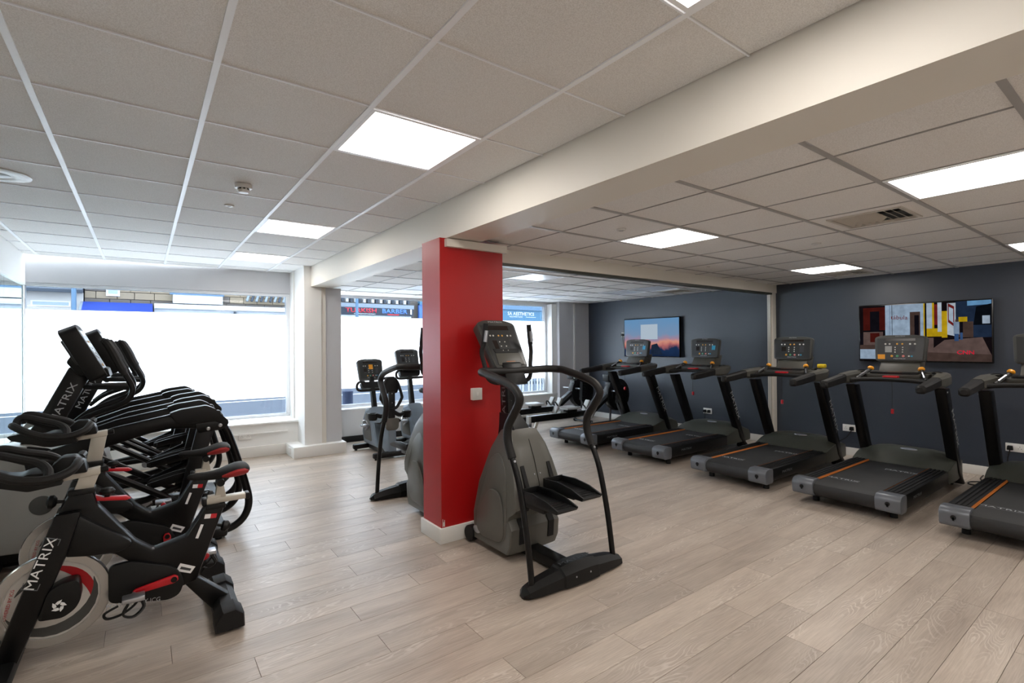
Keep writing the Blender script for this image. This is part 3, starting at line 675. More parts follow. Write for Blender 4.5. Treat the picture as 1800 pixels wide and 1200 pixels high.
# ================================================================ INDOOR CYCLES
def make_cycle(label, loc, bdz=0., cang=0.):
    t = thing('indoor_cycle', label, 'exercise bike', loc, 0, 'black indoor cycles in front of the ellipticals')
    # flywheel, axis across the bike
    W0 = Vector((-.345, 0, .285))
    fw = obj('flywheel', lathe([(0, -.010), (.17, -.010), (.172, -.014), (.213, -.014), (.216, -.010), (.216, .010), (.213, .014), (.172, .014), (.17, .010), (0, .010)], W0, (0, 1, 0), 48), 'wheel_metal', t)
    obj('rim', lathe([(.176, -.0146), (.2125, -.0150), (.2168, -.0105), (.2168, .0105), (.2125, .0150), (.176, .0146), (.176, -.0146)], W0, (0, 1, 0), 56, cap=False), 'wheel_rim', fw)
    for s in (-1, 1):
        ring = NB(); n = 48
        a = [ring.verts.new(W0+Vector((math.cos(2*math.pi*k/n)*.171, s*.0105, math.sin(2*math.pi*k/n)*.171))) for k in range(n)]
        b = [ring.verts.new(W0+Vector((math.cos(2*math.pi*k/n)*.175, s*.0147, math.sin(2*math.pi*k/n)*.175))) for k in range(n)]
        for k in range(n): ring.faces.new([a[k], a[(k+1) % n], b[(k+1) % n], b[k]])
        obj('rim_groove', ring, 'black_rubber', fw)
        def sw(a0, a1, r0, r1, r2):
            pts = []
            for k in range(13): th = math.radians(a0+(a1-a0)*k/12); pts.append((W0.x+r0*math.cos(th), W0.z+r0*math.sin(th)))
            for k in range(12, -1, -1):
                u = k/12; th = math.radians(a0+(a1-a0)*u); r = r1+(r2-r1)*(2*u-1)**2; pts.append((W0.x+r*math.cos(th), W0.z+r*math.sin(th)))
            return pts
        y0, y1 = (s*.0102, s*.0112)
        obj('wheel_graphic_red', prism(sw(95, -20, .155, .115, .152), y0, y1, 'y'), 'wheel_red', fw, smooth=False)
        obj('wheel_graphic_dark', prism(sw(25, -165, .166, .118, .163), y0, y1+s*.0004, 'y'), 'wheel_grey', fw, smooth=False)
        obj('wheel_graphic_dark', prism(sw(160, 100, .14, .120, .138), y0, y1, 'y'), 'wheel_grey', fw, smooth=False)
    text('lettering', 'POWERED BY ICG', .018, 'letter_red', fw, (-.495, -.0115, .30), (.22, 0, .97), (-.97, 0, .22), 1.)
    # fork legs either side of the wheel
    for s in (-1, 1):
        l = obj('fork_leg', prism([(-.33, .70), (-.235, .70), (-.29, .50), (-.455, .06), (-.545, .06)], s*.055, s*.095, 'y', .012), 'black_metal', t)
        if s < 0:
            d = Vector((.165, 0, .44)).normalized()
            text('lettering', 'MATRIX', .052, 'letter_white', l, (-.375, -.0953, .49), d, (-d.z, 0, d.x), 1.25)
            fb = NB()
            for u, v, w, h in ((-.115, -.03, .004, .06), (.111, -.03, .004, .06), (-.115, -.03, .03, .003), (-.115, .027, .03, .003), (.085, -.03, .03, .003), (.085, .027, .03, .003)): merge(fb, box(u, u+w, v, v+h, 0, .0006), frame((-.375, -.0953, .49), d, (-d.z, 0, d.x)))
            obj('name_plate_edge', fb, 'letter_dim', l, smooth=False)
        hc = obj('hub_cover', prism(round_poly([(-.39, .235), (-.30, .225), (-.255, .255), (-.235, .30), (-.245, .385), (-.30, .385), (-.35, .36)], .02), s*.018, s*.105, 'y', .008), 'black_plastic', t)
        if s < 0:
            em = NB()
            for k in range(5):
                th = k*1.2566; merge(em, prism([(-.004, .006), (.006, .012), (.012, .026), (-.004, .022), (-.012, .014)], -.1056, -.105, 'y'), Matrix.Translation((-.315, 0, .285)) @ Matrix.Rotation(th, 4, 'Y'))
            obj('emblem', em, 'letter_white', hc, smooth=False)
    ff = obj('front_foot', box(-.56, -.455, -.26, .26, .02, .085, .02), 'black_plastic', t)
    for s in (-1, 1): obj('foot_pad', cyl((-.505, s*.22, 0), (-.505, s*.22, .03), .02, 12), 'black_rubber', t)
    # main frame
    obj('main_frame', prism([(-.285, .775), (-.195, .775), (-.18, .707), (-.033, .495), (.041, .431), (.184, .465), (.27, .607), (.36, .596), (.228, .224), (.15, .205), (-.09, .425), (-.119, .452), (-.205, .46), (-.307, .485), (-.33, .69)], -.042, .042, 'y', .014), 'black_metal', t)
    obj('frame_cover', prism([(-.318, .69), (-.251, .68), (-.05, .512), (-.045, .478), (-.10, .462), (-.203, .467), (-.305, .487)], -.068, .068, 'y', .02), 'black_plastic', t)
    obj('rear_strut', prism([(.17, .22), (.225, .245), (.40, .085), (.36, .03), (.30, .04)], -.035, .035, 'y', .012), 'black_metal', t)
    obj('chain_cover', prism(round_poly([(-.14, .40), (-.05, .405), (.13, .33), (.175, .25), (.15, .18), (.10, .165), (-.14, .22)], .03), -.062, -.03, 'y', .008), 'black_plastic', t)
    text('lettering', 'POWERED BY ICG', .03, 'letter_grey', t, (-.04, -.0625, .196), (1, 0, -.12), (.12, 0, 1), .9)
    obj('warning_label', prism([(.135, .30), (.20, .27), (.222, .30), (.155, .335)], -.0427, -.042, 'y'), 'letter_white', t, smooth=False)
    obj('warning_label_print', prism([(.152, .306), (.197, .284), (.204, .294), (.159, .317)], -.0433, -.0427, 'y'), 'letter_dark', t, smooth=False)
    # rear foot
    rf = obj('rear_foot', loft([[(x0+dx, y, z) for dx, z in ((-.06, .02), (-.062, .06), (-.03, .10), (.02, .105), (.055, .075), (.058, .02))] for x0, y in ((.36, -.25), (.36, -.24), (.36, .24), (.36, .25))]), 'black_plastic', t)
    for s in (-1, 1):
        obj('foot_sleeve', loft([[(.36+dx*k, s*y, .055+(z-.055)*k) for dx, z in ((-.068, .012), (-.07, .065), (-.035, .112), (.025, .117), (.063, .082), (.066, .012))] for y, k in ((.13, .97), (.135, 1.), (.25, 1.), (.262, .9))]), 'black_rubber', rf)
        obj('foot_pad', cyl((.36, s*.21, 0), (.36, s*.21, .03), .025, 12), 'black_rubber', t)
    # seat post, slider, saddle
    obj('seat_tube_collar', box(.268, .365, -.045, .045, .585, .61, .006), 'black_plastic', t)
    for z, m in ((.545, 'letter_red'), ): pass
    obj('height_label', prism([(.262, .545), (.29, .542), (.295, .565), (.267, .568)], -.0427, -.042, 'y'), 'letter_white', t, smooth=False)
    obj('height_label', prism([(.29, .542), (.318, .539), (.323, .562), (.295, .565)], -.0427, -.042, 'y'), 'letter_red', t, smooth=False)
    obj('side_label', prism([(.222, .45), (.235, .446), (.26, .515), (.247, .519)], -.0427, -.042, 'y'), 'letter_white', t, smooth=False)
    obj('adjust_knob', lathe([(.008, 0), (.008, .03), (.028, .035), (.03, .055), (.018, .068), (0, .07)], (.32, 0, .49), (1, 0, -.36), 14), 'black_plastic', t)
    sp_ = obj('seat_post', prism([(.272, .60), (.335, .60), (.345, .655), (.282, .655)], -.022, .022, 'y', .004), 'silver_paint', t)
    sl = obj('seat_slider', box(.262, .47, -.028, .028, .612, .642, .006), 'silver_paint', t)
    obj('slider_cap', box(.255, .278, -.03, .03, .606, .646, .006), 'black_plastic', sl); obj('slider_cap', box(.462, .486, -.03, .03, .608, .644, .006), 'black_plastic', sl)
    obj('saddle_stem', prism([(.315, .64), (.37, .64), (.36, .70), (.348, .73), (.33, .73)], -.02, .02, 'y', .006), 'silver_paint', t)
    obj('saddle_clamp', cyl((.342, -.035, .722), (.342, .035, .722), .02, 12), 'black_plastic', t)
    secs = [(.190, .770, .008, .006), (.198, .770, .017, .013), (.225, .769, .024, .018), (.27, .766, .029, .020), (.31, .766, .038, .022), (.345, .770, .060, .025), (.38, .777, .086, .028), (.415, .784, .101, .030), (.45, .787, .102, .029), (.47, .786, .090, .024), (.482, .784, .055, .013)]
    def srow(x, z, w, h, k, lift=0.): a_ = 2*math.pi*k/24; c_, s_ = math.cos(a_), math.sin(a_); return (x, (w+lift)*c_, z+(h+lift)*s_*(1 if s_ > 0 else 1.25))
    sd = obj('saddle', loft([[srow(x, z, w, h, k) for k in range(24)] for x, z, w, h in secs]), 'black_rubber', t, angle=60)
    for s in (-1, 1):
        fl = NB(); rows = []
        for j, (x, z, w, h) in enumerate(secs[5:10]):
            ext = (.25, .8, 1., .95, .45)[j]
            rows.append([fl.verts.new(Vector((0, 0, 0))+Vector((q_[0], s*abs(q_[1]), q_[2]))) for q_ in (srow(x, z, w, h, -.9+e*ext*2.5, .0022) for e in (-1, -.5, 0, .5, 1))])
        for r0, r1 in zip(rows, rows[1:]):
            for i in range(4): fl.faces.new([r0[i], r0[i+1], r1[i+1], r1[i]])
        obj('saddle_flash', fl, 'saddle_red', sd)
    # resistance lever, handlebar post
    lv = obj('resistance_lever', prism([(-.205, .742), (-.19, .748), (-.16, .732), (-.07, .722), (-.05, .708), (-.07, .702), (-.16, .715), (-.20, .722)], -.018, .018, 'y', .004), 'red_plastic', t)
    obj('lever_knob', lathe([(.01, 0), (.012, .012), (.03, .02), (.033, .032), (.024, .044), (0, .05)], (-.145, 0, .728), (0, 0, 1), 16), 'black_plastic', t)
    obj('adjust_knob', lathe([(.006, 0), (.008, .03), (.02, .033), (.032, .045), (.03, .06), (.016, .068), (0, .07)], (-.30, 0, .735), (-1, 0, .15), 14), 'black_plastic', t)
    obj('head_collar', box(-.29, -.188, -.045, .045, .765, .79, .006), 'black_plastic', t)
    obj('handlebar_post', prism([(-.272, .775), (-.20, .775), (-.172, .86+bdz), (-.245, .86+bdz)], -.022, .022, 'y', .004), 'silver_paint', t)
    obj('handlebar_slider', prism([(-.345, .833+bdz), (-.17, .85+bdz), (-.17, .885+bdz), (-.345, .86+bdz)], -.028, .028, 'y', .006), 'silver_paint', t)
    obj('slider_knob', cyl((-.172, 0, .868+bdz), (-.14, 0, .871+bdz), .014, 12), 'black_plastic', t)
    hz = .90+bdz
    obj('console_block', prism([(-.34, .865+bdz), (-.215, .87+bdz), (-.225, .92+bdz), (-.26, .955+bdz), (-.31, .955+bdz), (-.35, .915+bdz)], -.05, .05, 'y', .01), 'black_plastic', t)
    for s in (-1, 1):
        obj('handlebar', tube([(-.25, s*.04, hz+.03), (-.245, s*.12, hz+.035), (-.27, s*.185, hz+.01), (-.34, s*.205, hz-.01), (-.43, s*.205, hz+.0), (-.50, s*.20, hz+.03), (-.55, s*.175, hz+.06), (-.565, s*.14, hz+.065)], .019, 10), 'grip_rubber', t)
        obj('handlebar_horn', tube([(-.34, s*.20, hz-.01), (-.345, s*.15, hz+.02), (-.38, s*.11, hz+.05), (-.45, s*.09, hz+.075), (-.52, s*.085, hz+.10), (-.55, s*.085, hz+.09), (-.56, s*.09, hz+.05)], .0185, 10), 'grip_rubber', t)
        # bottle holder wings
    obj('bottle_holder', prism([(x_, z_-.035+bdz) for x_, z_ in round_poly([(-.30, .87), (-.42, .855), (-.58, .91), (-.60, .935), (-.54, .945), (-.50, .925), (-.46, .92), (-.42, .935), (-.34, .93)], .012)], -.085, .085, 'y', .008), 'black_plastic', t)
    # cranks and pedals
    for s, th in ((-1, math.pi*1.0), (1, 0.)):
        MC = Matrix.Translation((.125, 0, .275)) @ Matrix.Rotation(cang, 4, 'Y') @ Matrix.Translation((-.125, 0, -.275))
        IX = MC @ Vector(((.125-.165 if s < 0 else .125+.165), 0, (.275-.022 if s < 0 else .275+.025)))
        cx_, cz_ = .125, .275; L_ = .165; dx, dz = math.cos(th)*L_, math.sin(th)*L_
        c = NB(); prism([(cx_-.0, cz_+.022), (cx_+.018, cz_+.012), (cx_+.02, cz_-.008), (cx_, cz_-.02), (cx_-.16, cz_-.032), (cx_-.17, cz_-.024), (cx_-.17, cz_-.014), (cx_-.16, cz_-.006)] if s < 0 else [(cx_, cz_+.026), (cx_-.022, cz_+.01), (cx_-.022, cz_-.014), (cx_, cz_-.026), (cx_+.16, cz_+.008), (cx_+.172, cz_+.02), (cx_+.172, cz_+.034), (cx_+.16, cz_+.042)], s*.07, s*.088, 'y', .005, c)
        ck = obj('crank', place(c, MC), 'red_plastic', t)
        obj('crank_bolt', lathe([(.014, 0), (.014, .004), (.006, .004), (0, .002)], (cx_, s*.088, cz_), (0, s, 0), 14), 'black_metal', ck)
        px_, pz_ = IX.x, IX.z
        pb = NB(); box(px_-.045, px_+.045, s*.105, s*.175, pz_-.012, pz_+.012, .006, pb) if s > 0 else box(px_-.045, px_+.045, -.175, -.105, pz_-.012, pz_+.012, .006, pb)
        cyl((px_, s*.085, pz_), (px_, s*.12, pz_), .009, 10, pb)
        pd = obj('pedal', pb, 'silver', t)
        obj('toe_cage', tube([(px_+.03, s*.11, pz_-.01), (px_+.0, s*.11, pz_-.05), (px_-.05, s*.12, pz_-.075), (px_-.10, s*.14, pz_-.07), (px_-.11, s*.15, pz_-.04), (px_-.06, s*.17, pz_-.01)], .006, 6), 'black_plastic', pd)
        obj('pedal_strap', tube([(px_+.02, s*.105, pz_-.01), (px_+.04, s*.12, pz_-.06), (px_+.0, s*.14, pz_-.09), (px_-.04, s*.165, pz_-.06), (px_-.02, s*.175, pz_-.01)], .005, 6, flat=2.), 'cable_black', pd)
    return t
bk = make_cycle('black indoor cycle nearest the viewer, its silver flywheel in full view', (0, 3.2, 0))
make_cycle('second black indoor cycle, behind the nearest one and in front of the ellipticals', (-.005, 3.93, 0), .085, -1.5)

# ================================================================ ELLIPTICALS
def make_elliptical(label, loc):
    t = thing('elliptical_trainer', label, 'elliptical', loc, 0, 'black ellipticals by the mirror and window')
    # front drive housing
    hs = round_poly([(-1.02, .16), (-.98, .62), (-.86, .80), (-.64, .835), (-.45, .76), (-.33, .62), (-.27, .40), (-.34, .22), (-.55, .13)], .06)
    obj('drive_housing', prism(hs, -.17, .17, 'y', .035, seg=3), 'light_grey_plastic', t)
    for s in (-1, 1):
        obj('housing_disc', lathe([(.062, 0), (.062, .005), (.056, .006), (0, .006)], (-.543, s*.17, .43), (0, s, 0), 28), 'wheel_grey', t)
        obj('housing_recess', prism(round_poly([(-.62, .83), (-.50, .80), (-.40, .70), (-.47, .69), (-.58, .76)], .02), s*.165, s*.175, 'y'), 'black_plastic', t)
        y = s*.24
        rail = obj('upper_rail', prism([(-.62, .755), (-.165, .915), (.15, .975), (.48, .985), (.50, .86), (.32, .86), (.12, .875), (-.18, .79), (-.60, .64)], y-.03, y+.03, 'y', .018, seg=3), 'black_metal', t)
        obj('rail_hood', prism(round_poly([(.15, .985), (.22, 1.008), (.385, 1.028), (.44, 1.0), (.53, .90), (.53, .872), (.50, .868), (.44, .905), (.26, .90), (.20, .91)], .018), y-.042, y+.042, 'y', .014, seg=3), 'black_plastic', t)
        br = obj('pivot_bracket', prism(round_poly([(.31, .895), (.46, .90), (.53, .87), (.48, .835), (.33, .825)], .01), y-.037, y+.037, 'y', .004), 'black_metal', t)
        for bx_, bz_ in ((.395, .852), (.474, .87)):
            for q_ in (-1, 1): obj('bolt', lathe([(.015, 0), (.013, .006), (0, .01)], (bx_, y+q_*.037, bz_), (0, q_, 0), 14), 'silver', br)
        obj('swing_link', prism([(.325, .86), (.435, .84), (.275, .27), (.195, .30)], y-.022, y+.022, 'y', .006), 'black_metal', t)
        obj('rear_tube', tube([(.47, y, .87), (.52, y, .82), (.585, y, .62), (.645, y, .40), (.672, y*1.04, .25), (.64, y*1.08, .14), (.56, y*1.1, .075), (.45, y*1.1, .055)], .028, 12), 'black_metal', t)
        # pedal and its long arm
        yp = s*.135; zz = .0 if s < 0 else .10
        pb = NB(); loft([[(x, yp+a*w, .455+zz+dz+b*h) for a, b in ((-1, 0), (-.8, -1), (.8, -1), (1, 0), (1, 1.4), (.85, 1.4), (.8, .3), (-.8, .3), (-.85, 1.4), (-1, 1.4))] for x, w, h, dz in ((.02, .03, .012, .0), (.045, .06, .02, .002), (.18, .075, .026, .028), (.33, .07, .024, .055))], pb)
        obj('pedal', pb, 'black_plastic', t)
        obj('pedal_arm', tube([(.30, yp, .44+zz), (.02, yp*1.2, .36+zz*.6), (-.35, yp*1.3, .30+zz)], .024, 10, smooth=False), 'black_metal', t)
        obj('link_arm', tube([(.22, s*.215, .31), (-.30, s*.215, .66)], .024, 10, smooth=False), 'black_metal', t)
        obj('roller', cyl((.02, s*.10, .26), (.02, s*.19, .26), .035, 16, bv=.005), 'silver', t)
        # moving handlebar with thick grip
        g = [(-.42, s*.24, .91), (-.31, s*.25, 1.0), (-.15, s*.27, 1.065), (-.085, s*.275, 1.105), (-.06, s*.275, 1.18), (-.095, s*.27, 1.27), (-.127, s*.265, 1.335)]
        hb = obj('moving_handlebar', tube(g, .0185, 10), 'black_metal', t)
        obj('grip', tube([(-.10, s*.27, 1.28), (-.13, s*.265, 1.345), (-.165, s*.26, 1.43), (-.20, s*.255, 1.50), (-.225, s*.24, 1.52)], [.021, .027, .029, .027, .02], 10), 'grip_rubber', hb)
        obj('fixed_handle', tube([(-.33, s*.04, 1.19), (-.26, s*.12, 1.19), (-.12, s*.2, 1.185), (-.07, s*.22, 1.18)], .0165, 10), 'grip_rubber', t)
        obj('handle_bracket', box(-.33, -.30, s*.04, s*.06, 1.165, 1.205, .005) if s > 0 else box(-.33, -.30, -.06, -.04, 1.165, 1.205, .005), 'silver', t)
    # mast with lettering on both flanks
    ms = obj('mast', prism([(-.72, .73), (-.57, .73), (-.455, .935), (-.30, 1.275), (-.415, 1.34), (-.566, 1.005)], -.055, .055, 'y', .015), 'black_metal', t)
    d = Vector((.155, 0, .34)).normalized()
    text('lettering', 'MATRIX', .06, 'letter_grey', ms, (-.445, -.0553, 1.09), d, (-d.z, 0, d.x), 1.35)
    obj('console_neck', prism([(-.43, 1.37), (-.40, 1.42), (-.33, 1.40), (-.22, 1.31), (-.25, 1.27), (-.36, 1.27)], -.10, .10, 'y', .015), 'black_plastic', t)
    up = Vector((-.17, 0, .345)).normalized()
    M = frame((-.20, 0, 1.275), (0, 1, 0), up)
    c = console(t, M, .42, .37, .40, .105, 0., 'console_face', 'black_plastic')
    obj('back_cover', place(prism(round_poly([(-.10, .12), (.10, .12), (.12, .33), (-.12, .33)], .03), -.125, -.103, 'z', .012), M), 'console_grey', c)
    obj('console_tray', prism([(-.235, 1.255), (-.185, 1.265), (-.20, 1.32), (-.22, 1.33)], -.16, .16, 'y', .006), 'black_plastic', t)
    # floor frame
    obj('floor_beam', box(-.75, .45, -.06, .06, .03, .10, .01), 'black_metal', t)
    rb = obj('rear_cross_foot', box(.40, .52, -.31, .31, .02, .09, .02), 'black_plastic', t)
    obj('front_cross_foot', box(-.85, -.74, -.30, .30, .02, .09, .02), 'black_plastic', t)
    for x in (.46, -.80):
        for s in (-1, 1): obj('foot_pad', cyl((x, s*.26, 0), (x, s*.26, .03), .024, 12), 'black_rubber', t)
    obj('frame_skirt', prism([(-1.0, .12), (-.35, .34), (-.30, .30), (-.35, .1), (-.9, .06)], -.13, .13, 'y', .01), 'black_plastic', t)
    return t
el = make_elliptical('elliptical nearest the viewer, behind the indoor cycles', (0, 4.69, 0))
e2 = copy_tree(el); e2.location = (.06, 5.65, 0); e2['label'] = 'middle elliptical of the three between mirror and window'
e3 = copy_tree(el); e3.location = (.0, 6.60, 0); e3['label'] = 'elliptical farthest from the viewer, closest to the window'

# ================================================================ SEATED BIKES by the far window
def make_window_bike(name, label, loc, con_z, backrest, sticker):
    t = thing(name, label, 'exercise bike', loc, 0, 'grey bikes facing the far window')
    hs = [(-.16, .10), (.36, .10), (.42, .24), (.40, .44), (.30, .58), (.14, .62), (.02, .52), (-.06, .36)]
    obj('drive_housing', loft([[(x, .12+(y-.12)*k, .34+(z-.34)*k) for y, z in hs] for x, k in ((-.115, .86), (-.10, .97), (-.04, 1.), (.04, 1.), (.10, .97), (.115, .86))]), 'bike_body_grey', t, angle=24)
    for s in (-1, 1): obj('side_panel', prism(round_poly([(.02, .16), (.32, .17), (.36, .40), (.22, .55), (.10, .44)], .05), s*.108, s*.118, 'x', .004), 'stepper_grey', t)
    obj('seat_rail', prism([(-.42, .05), (-.30, .05), (-.05, .16), (-.05, .26), (-.30, .42), (-.40, .42)], -.055, .055, 'x', .015), 'bike_body_grey', t)
    obj('floor_beam', box(-.05, .05, -.40, .36, .02, .11, .01), 'black_metal', t)
    obj('rear_foot', box(-.26, .26, -.44, -.36, .02, .09, .02), 'black_plastic', t); obj('front_foot', box(-.26, .26, .32, .40, .02, .09, .02), 'black_plastic', t)
    for x in (-.22, .22):
        for y in (-.40, .36): obj('foot_pad', cyl((x, y, 0), (x, y, .03), .02, 12), 'black_rubber', t)
    obj('mast', prism([(.16, .55), (.26, .55), (.38, con_z+.05), (.31, con_z+.05)], -.03, .03, 'x', .01), 'black_metal', t)
    M = frame((0, .31, con_z), (1, 0, 0), (0, .10, .30))
    console(t, M, .37, .34, .31, .06, .0, 'console_face', 'console_grey', sticker)
    obj('console_base', place(prism(round_poly([(-.17, -.03), (.17, -.03), (.15, -.12), (-.15, -.12)], .03), -.07, .02, 'z', .012), M), 'black_plastic', t)
    z = con_z-.06
    obj('handlebar', tube([(-.12, .28, z+.03), (-.20, .24, z+.04), (-.255, .20, z+.0), (-.25, .18, z-.06), (-.18, .17, z-.075), (0, .17, z-.07), (.18, .17, z-.06), (.25, .18, z-.0), (.255, .20, z+.05), (.20, .24, z+.08), (.12, .28, z+.06)], .018, 10), 'grip_rubber', t)
    for s in (-1, 1):
        cy_, cz_ = .22, .30; ang = 2.6 if s < 0 else -.54
        c = obj('crank', tube([(s*.13, cy_, cz_), (s*.135, cy_+.16*math.cos(ang), cz_+.16*math.sin(ang))], .013, 8, smooth=False), 'silver', t)
        px_, pz_ = cy_+.16*math.cos(ang), cz_+.16*math.sin(ang)
        obj('pedal', box(s*.15-.0 if s > 0 else -.24, .24 if s > 0 else -.15, px_-.05, px_+.05, pz_-.015, pz_+.015, .008), 'silver', t)
        obj('toe_strap', tube([(s*.155, px_-.03, pz_+.01), (s*.17, px_, pz_+.06), (s*.22, px_, pz_+.06), (s*.235, px_-.03, pz_+.01)], .008, 6), 'chrome', t)
    if backrest:
        obj('seat', loft([[(x*w, y, z_+dz) for x, dz in ((-1, 0), (-.7, .035), (.7, .035), (1, 0), (.7, -.025), (-.7, -.025))] for y, z_, w in ((-.36, .47, .15), (-.24, .455, .17), (-.10, .46, .16), (-.05, .45, .13))]), 'black_rubber', t)
        obj('seat_shell', prism(round_poly([(-.085, .36), (.085, .36), (.10, .52), (-.10, .52)], .05), -.41, -.37, 'y', .012), 'stepper_grey', t)
        obj('backrest_post', box(-.045, .045, -.40, -.36, .50, .86, .01), 'black_plastic', t)
        for z_ in (.84, .72): obj('bolt', lathe([(.007, 0), (.005, .004), (0, .004)], (0, -.40, z_), (0, -1, 0), 8), 'silver', t)
        obj('backrest_pad', loft([[(x*w, -.35+dy, z_) for x, dy in ((-1, 0), (-.6, -.025), (.6, -.025), (1, 0), (.6, .04), (-.6, .04))] for z_, w in ((.84, .09), (.90, .115), (.98, .10), (1.04, .075), (1.06, .05))]), 'black_rubber', t)
        obj('backrest_loop', tube([(-.05, -.36, 1.04), (-.10, -.37, .96), (-.145, -.38, .80), (-.135, -.385, .76), (-.07, -.39, .66), (.0, -.39, .64), (.07, -.39, .66), (.135, -.385, .76), (.145, -.38, .80), (.10, -.37, .96), (.05, -.36, 1.04)], .02, 10), 'black_plastic', t)
        for s in (-1, 1):
            obj('seat_arm', tube([(s*.03, -.37, .60), (s*.12, -.36, .55), (s*.20, -.34, .57)], .028, 10), 'black_plastic', t)
            obj('cup_holder', lathe([(.05, -.03), (.062, .0), (.062, .06), (.045, .06), (.045, .01), (0, .01)], (s*.235, -.33, .535), (0, 0, 1), 20), 'black_plastic', t)
    else:
        obj('seat_post', prism([(-.26, .36), (-.18, .36), (-.22, .80), (-.28, .80)], -.025, .025, 'x', .006), 'silver', t)
        obj('seat', loft([[(x*w, y, z_+dz) for x, dz in ((-1, 0), (-.6, .03), (.6, .03), (1, 0), (.6, -.04), (-.6, -.04))] for y, z_, w in ((-.38, .83, .10), (-.30, .84, .13), (-.20, .835, .09), (-.08, .83, .035))]), 'black_rubber', t)
        obj('tray', box(-.14, .14, .20, .30, con_z-.03, con_z+.0, .01), 'black_plastic', t)
    return t
make_window_bike('recumbent_bike', 'grey seated bike with backrest and cup holders, left of the red column', (2.62, 6.60, 0), .985, True, 'yellow')
make_window_bike('upright_bike', 'grey upright bike partly behind the red column', (3.22, 6.66, 0), 1.12, False, None)

# ================================================================ ROWERS
def make_rower(label, loc):
    t = thing('rowing_machine', label, 'rower', loc, 0, 'rowers by the far window')
    obj('rail', box(.0, 1.28, -.035, .035, .27, .36, .006), 'black_metal', t)
    obj('rail_top', box(.0, 1.28, -.02, .02, .36, .368), 'silver', t)
    obj('end_cap', box(-.02, .02, -.04, .04, .25, .372, .006), 'light_grey_plastic', t)
    obj('rear_leg', prism([(-.015, .27), (.045, .27), (.045, .03), (-.015, .03)], -.02, .02, 'y', .004), 'cap_grey', t)
    obj('leg_brace', prism([(.15, .28), (.20, .28), (.08, .03), (.03, .03)], -.015, .015, 'y', .003), 'silver_paint', t)
    obj('cross_foot', box(-.02, .05, -.13, .13, .0, .035, .008), 'cap_grey', t)
    obj('seat', loft([[(x, y*w, z) for y, z in ((-1, .43), (-.8, .452), (-.2, .44), (.2, .44), (.8, .452), (1, .43), (.7, .41), (-.7, .41))] for x, w in ((.72, .11), (.76, .15), (.92, .16), (1.0, .12))]), 'light_grey_plastic', t)
    obj('seat_carriage', box(.76, .98, -.05, .05, .345, .415, .01), 'black_plastic', t)
    obj('boom', prism([(1.22, .27), (1.32, .25), (1.92, .62), (1.86, .70), (1.26, .36)], -.04, .04, 'y', .008), 'cap_grey', t)
    obj('boom_cover', prism([(1.40, .36), (1.86, .65), (1.85, .58), (1.42, .32)], -.043, .043, 'y', .004), 'black_plastic', t)
    for s in (-1, 1):
        f = obj('footplate', prism([(1.20, .24), (1.24, .24), (1.40, .50), (1.36, .52)], s*.05, s*.15, 'y', .008), 'light_grey_plastic', t)
        obj('foot_strap', tube([(1.27, s*.05, .38), (1.24, s*.075, .44), (1.24, s*.125, .44), (1.27, s*.15, .38)], .012, 6), 'black_rubber', f)
        obj('front_leg', tube([(1.88, s*.04, .52), (2.02, s*.20, .03)], .018, 8, smooth=False), 'cap_grey', t)
        obj('front_wheel', cyl((2.03, s*.19, .03), (2.03, s*.23, .03), .03, 12), 'black_rubber', t)
    obj('front_foot', cyl((2.02, -.24, .03), (2.02, .24, .03), .016, 10), 'cap_grey', t)
    cg = obj('flywheel_cage', lathe([(.0, -.075), (.20, -.075), (.275, -.055), (.285, -.02), (.285, .02), (.275, .055), (.20, .075), (0, .075)], (1.98, 0, .58), (0, 1, 0), 36), 'black_plastic', t)
    for s in (-1, 1):
        for r in (.09, .14, .19): obj('cage_ring', place(tube([(r*math.cos(k*math.pi/8), 0, r*math.sin(k*math.pi/8)) for k in range(17)], .005, 5, smooth=False), Matrix.Translation((1.98, s*.077, .58))), 'black_metal', cg)
    obj('chain_housing', box(1.76, 1.90, -.06, .06, .60, .80, .012), 'black_metal', t)
    obj('vent_cover', prism([(1.86, .45), (1.93, .40), (1.95, .76), (1.89, .78)], -.085, .085, 'y', .01), 'cap_grey', t)
    obj('handle', tube([(1.74, -.22, .66), (1.78, -.08, .655), (1.79, 0, .655), (1.78, .08, .655), (1.74, .22, .66)], .014, 8), 'silver', t)
    obj('monitor_arm', tube([(1.86, 0, .79), (1.72, 0, .86)], .012, 8, smooth=False), 'black_metal', t)
    obj('monitor', box(1.70, 1.73, -.07, .07, .82, .94, .008), 'black_plastic', t)
    return t
ro = make_rower('rower nearer to the treadmills, flywheel behind the first treadmill', (4.75, 6.02, 0))
r2 = copy_tree(ro); r2.location = (4.62, 6.78, 0); r2['label'] = 'rower nearer to the far window, flywheel against the dark wall corner'

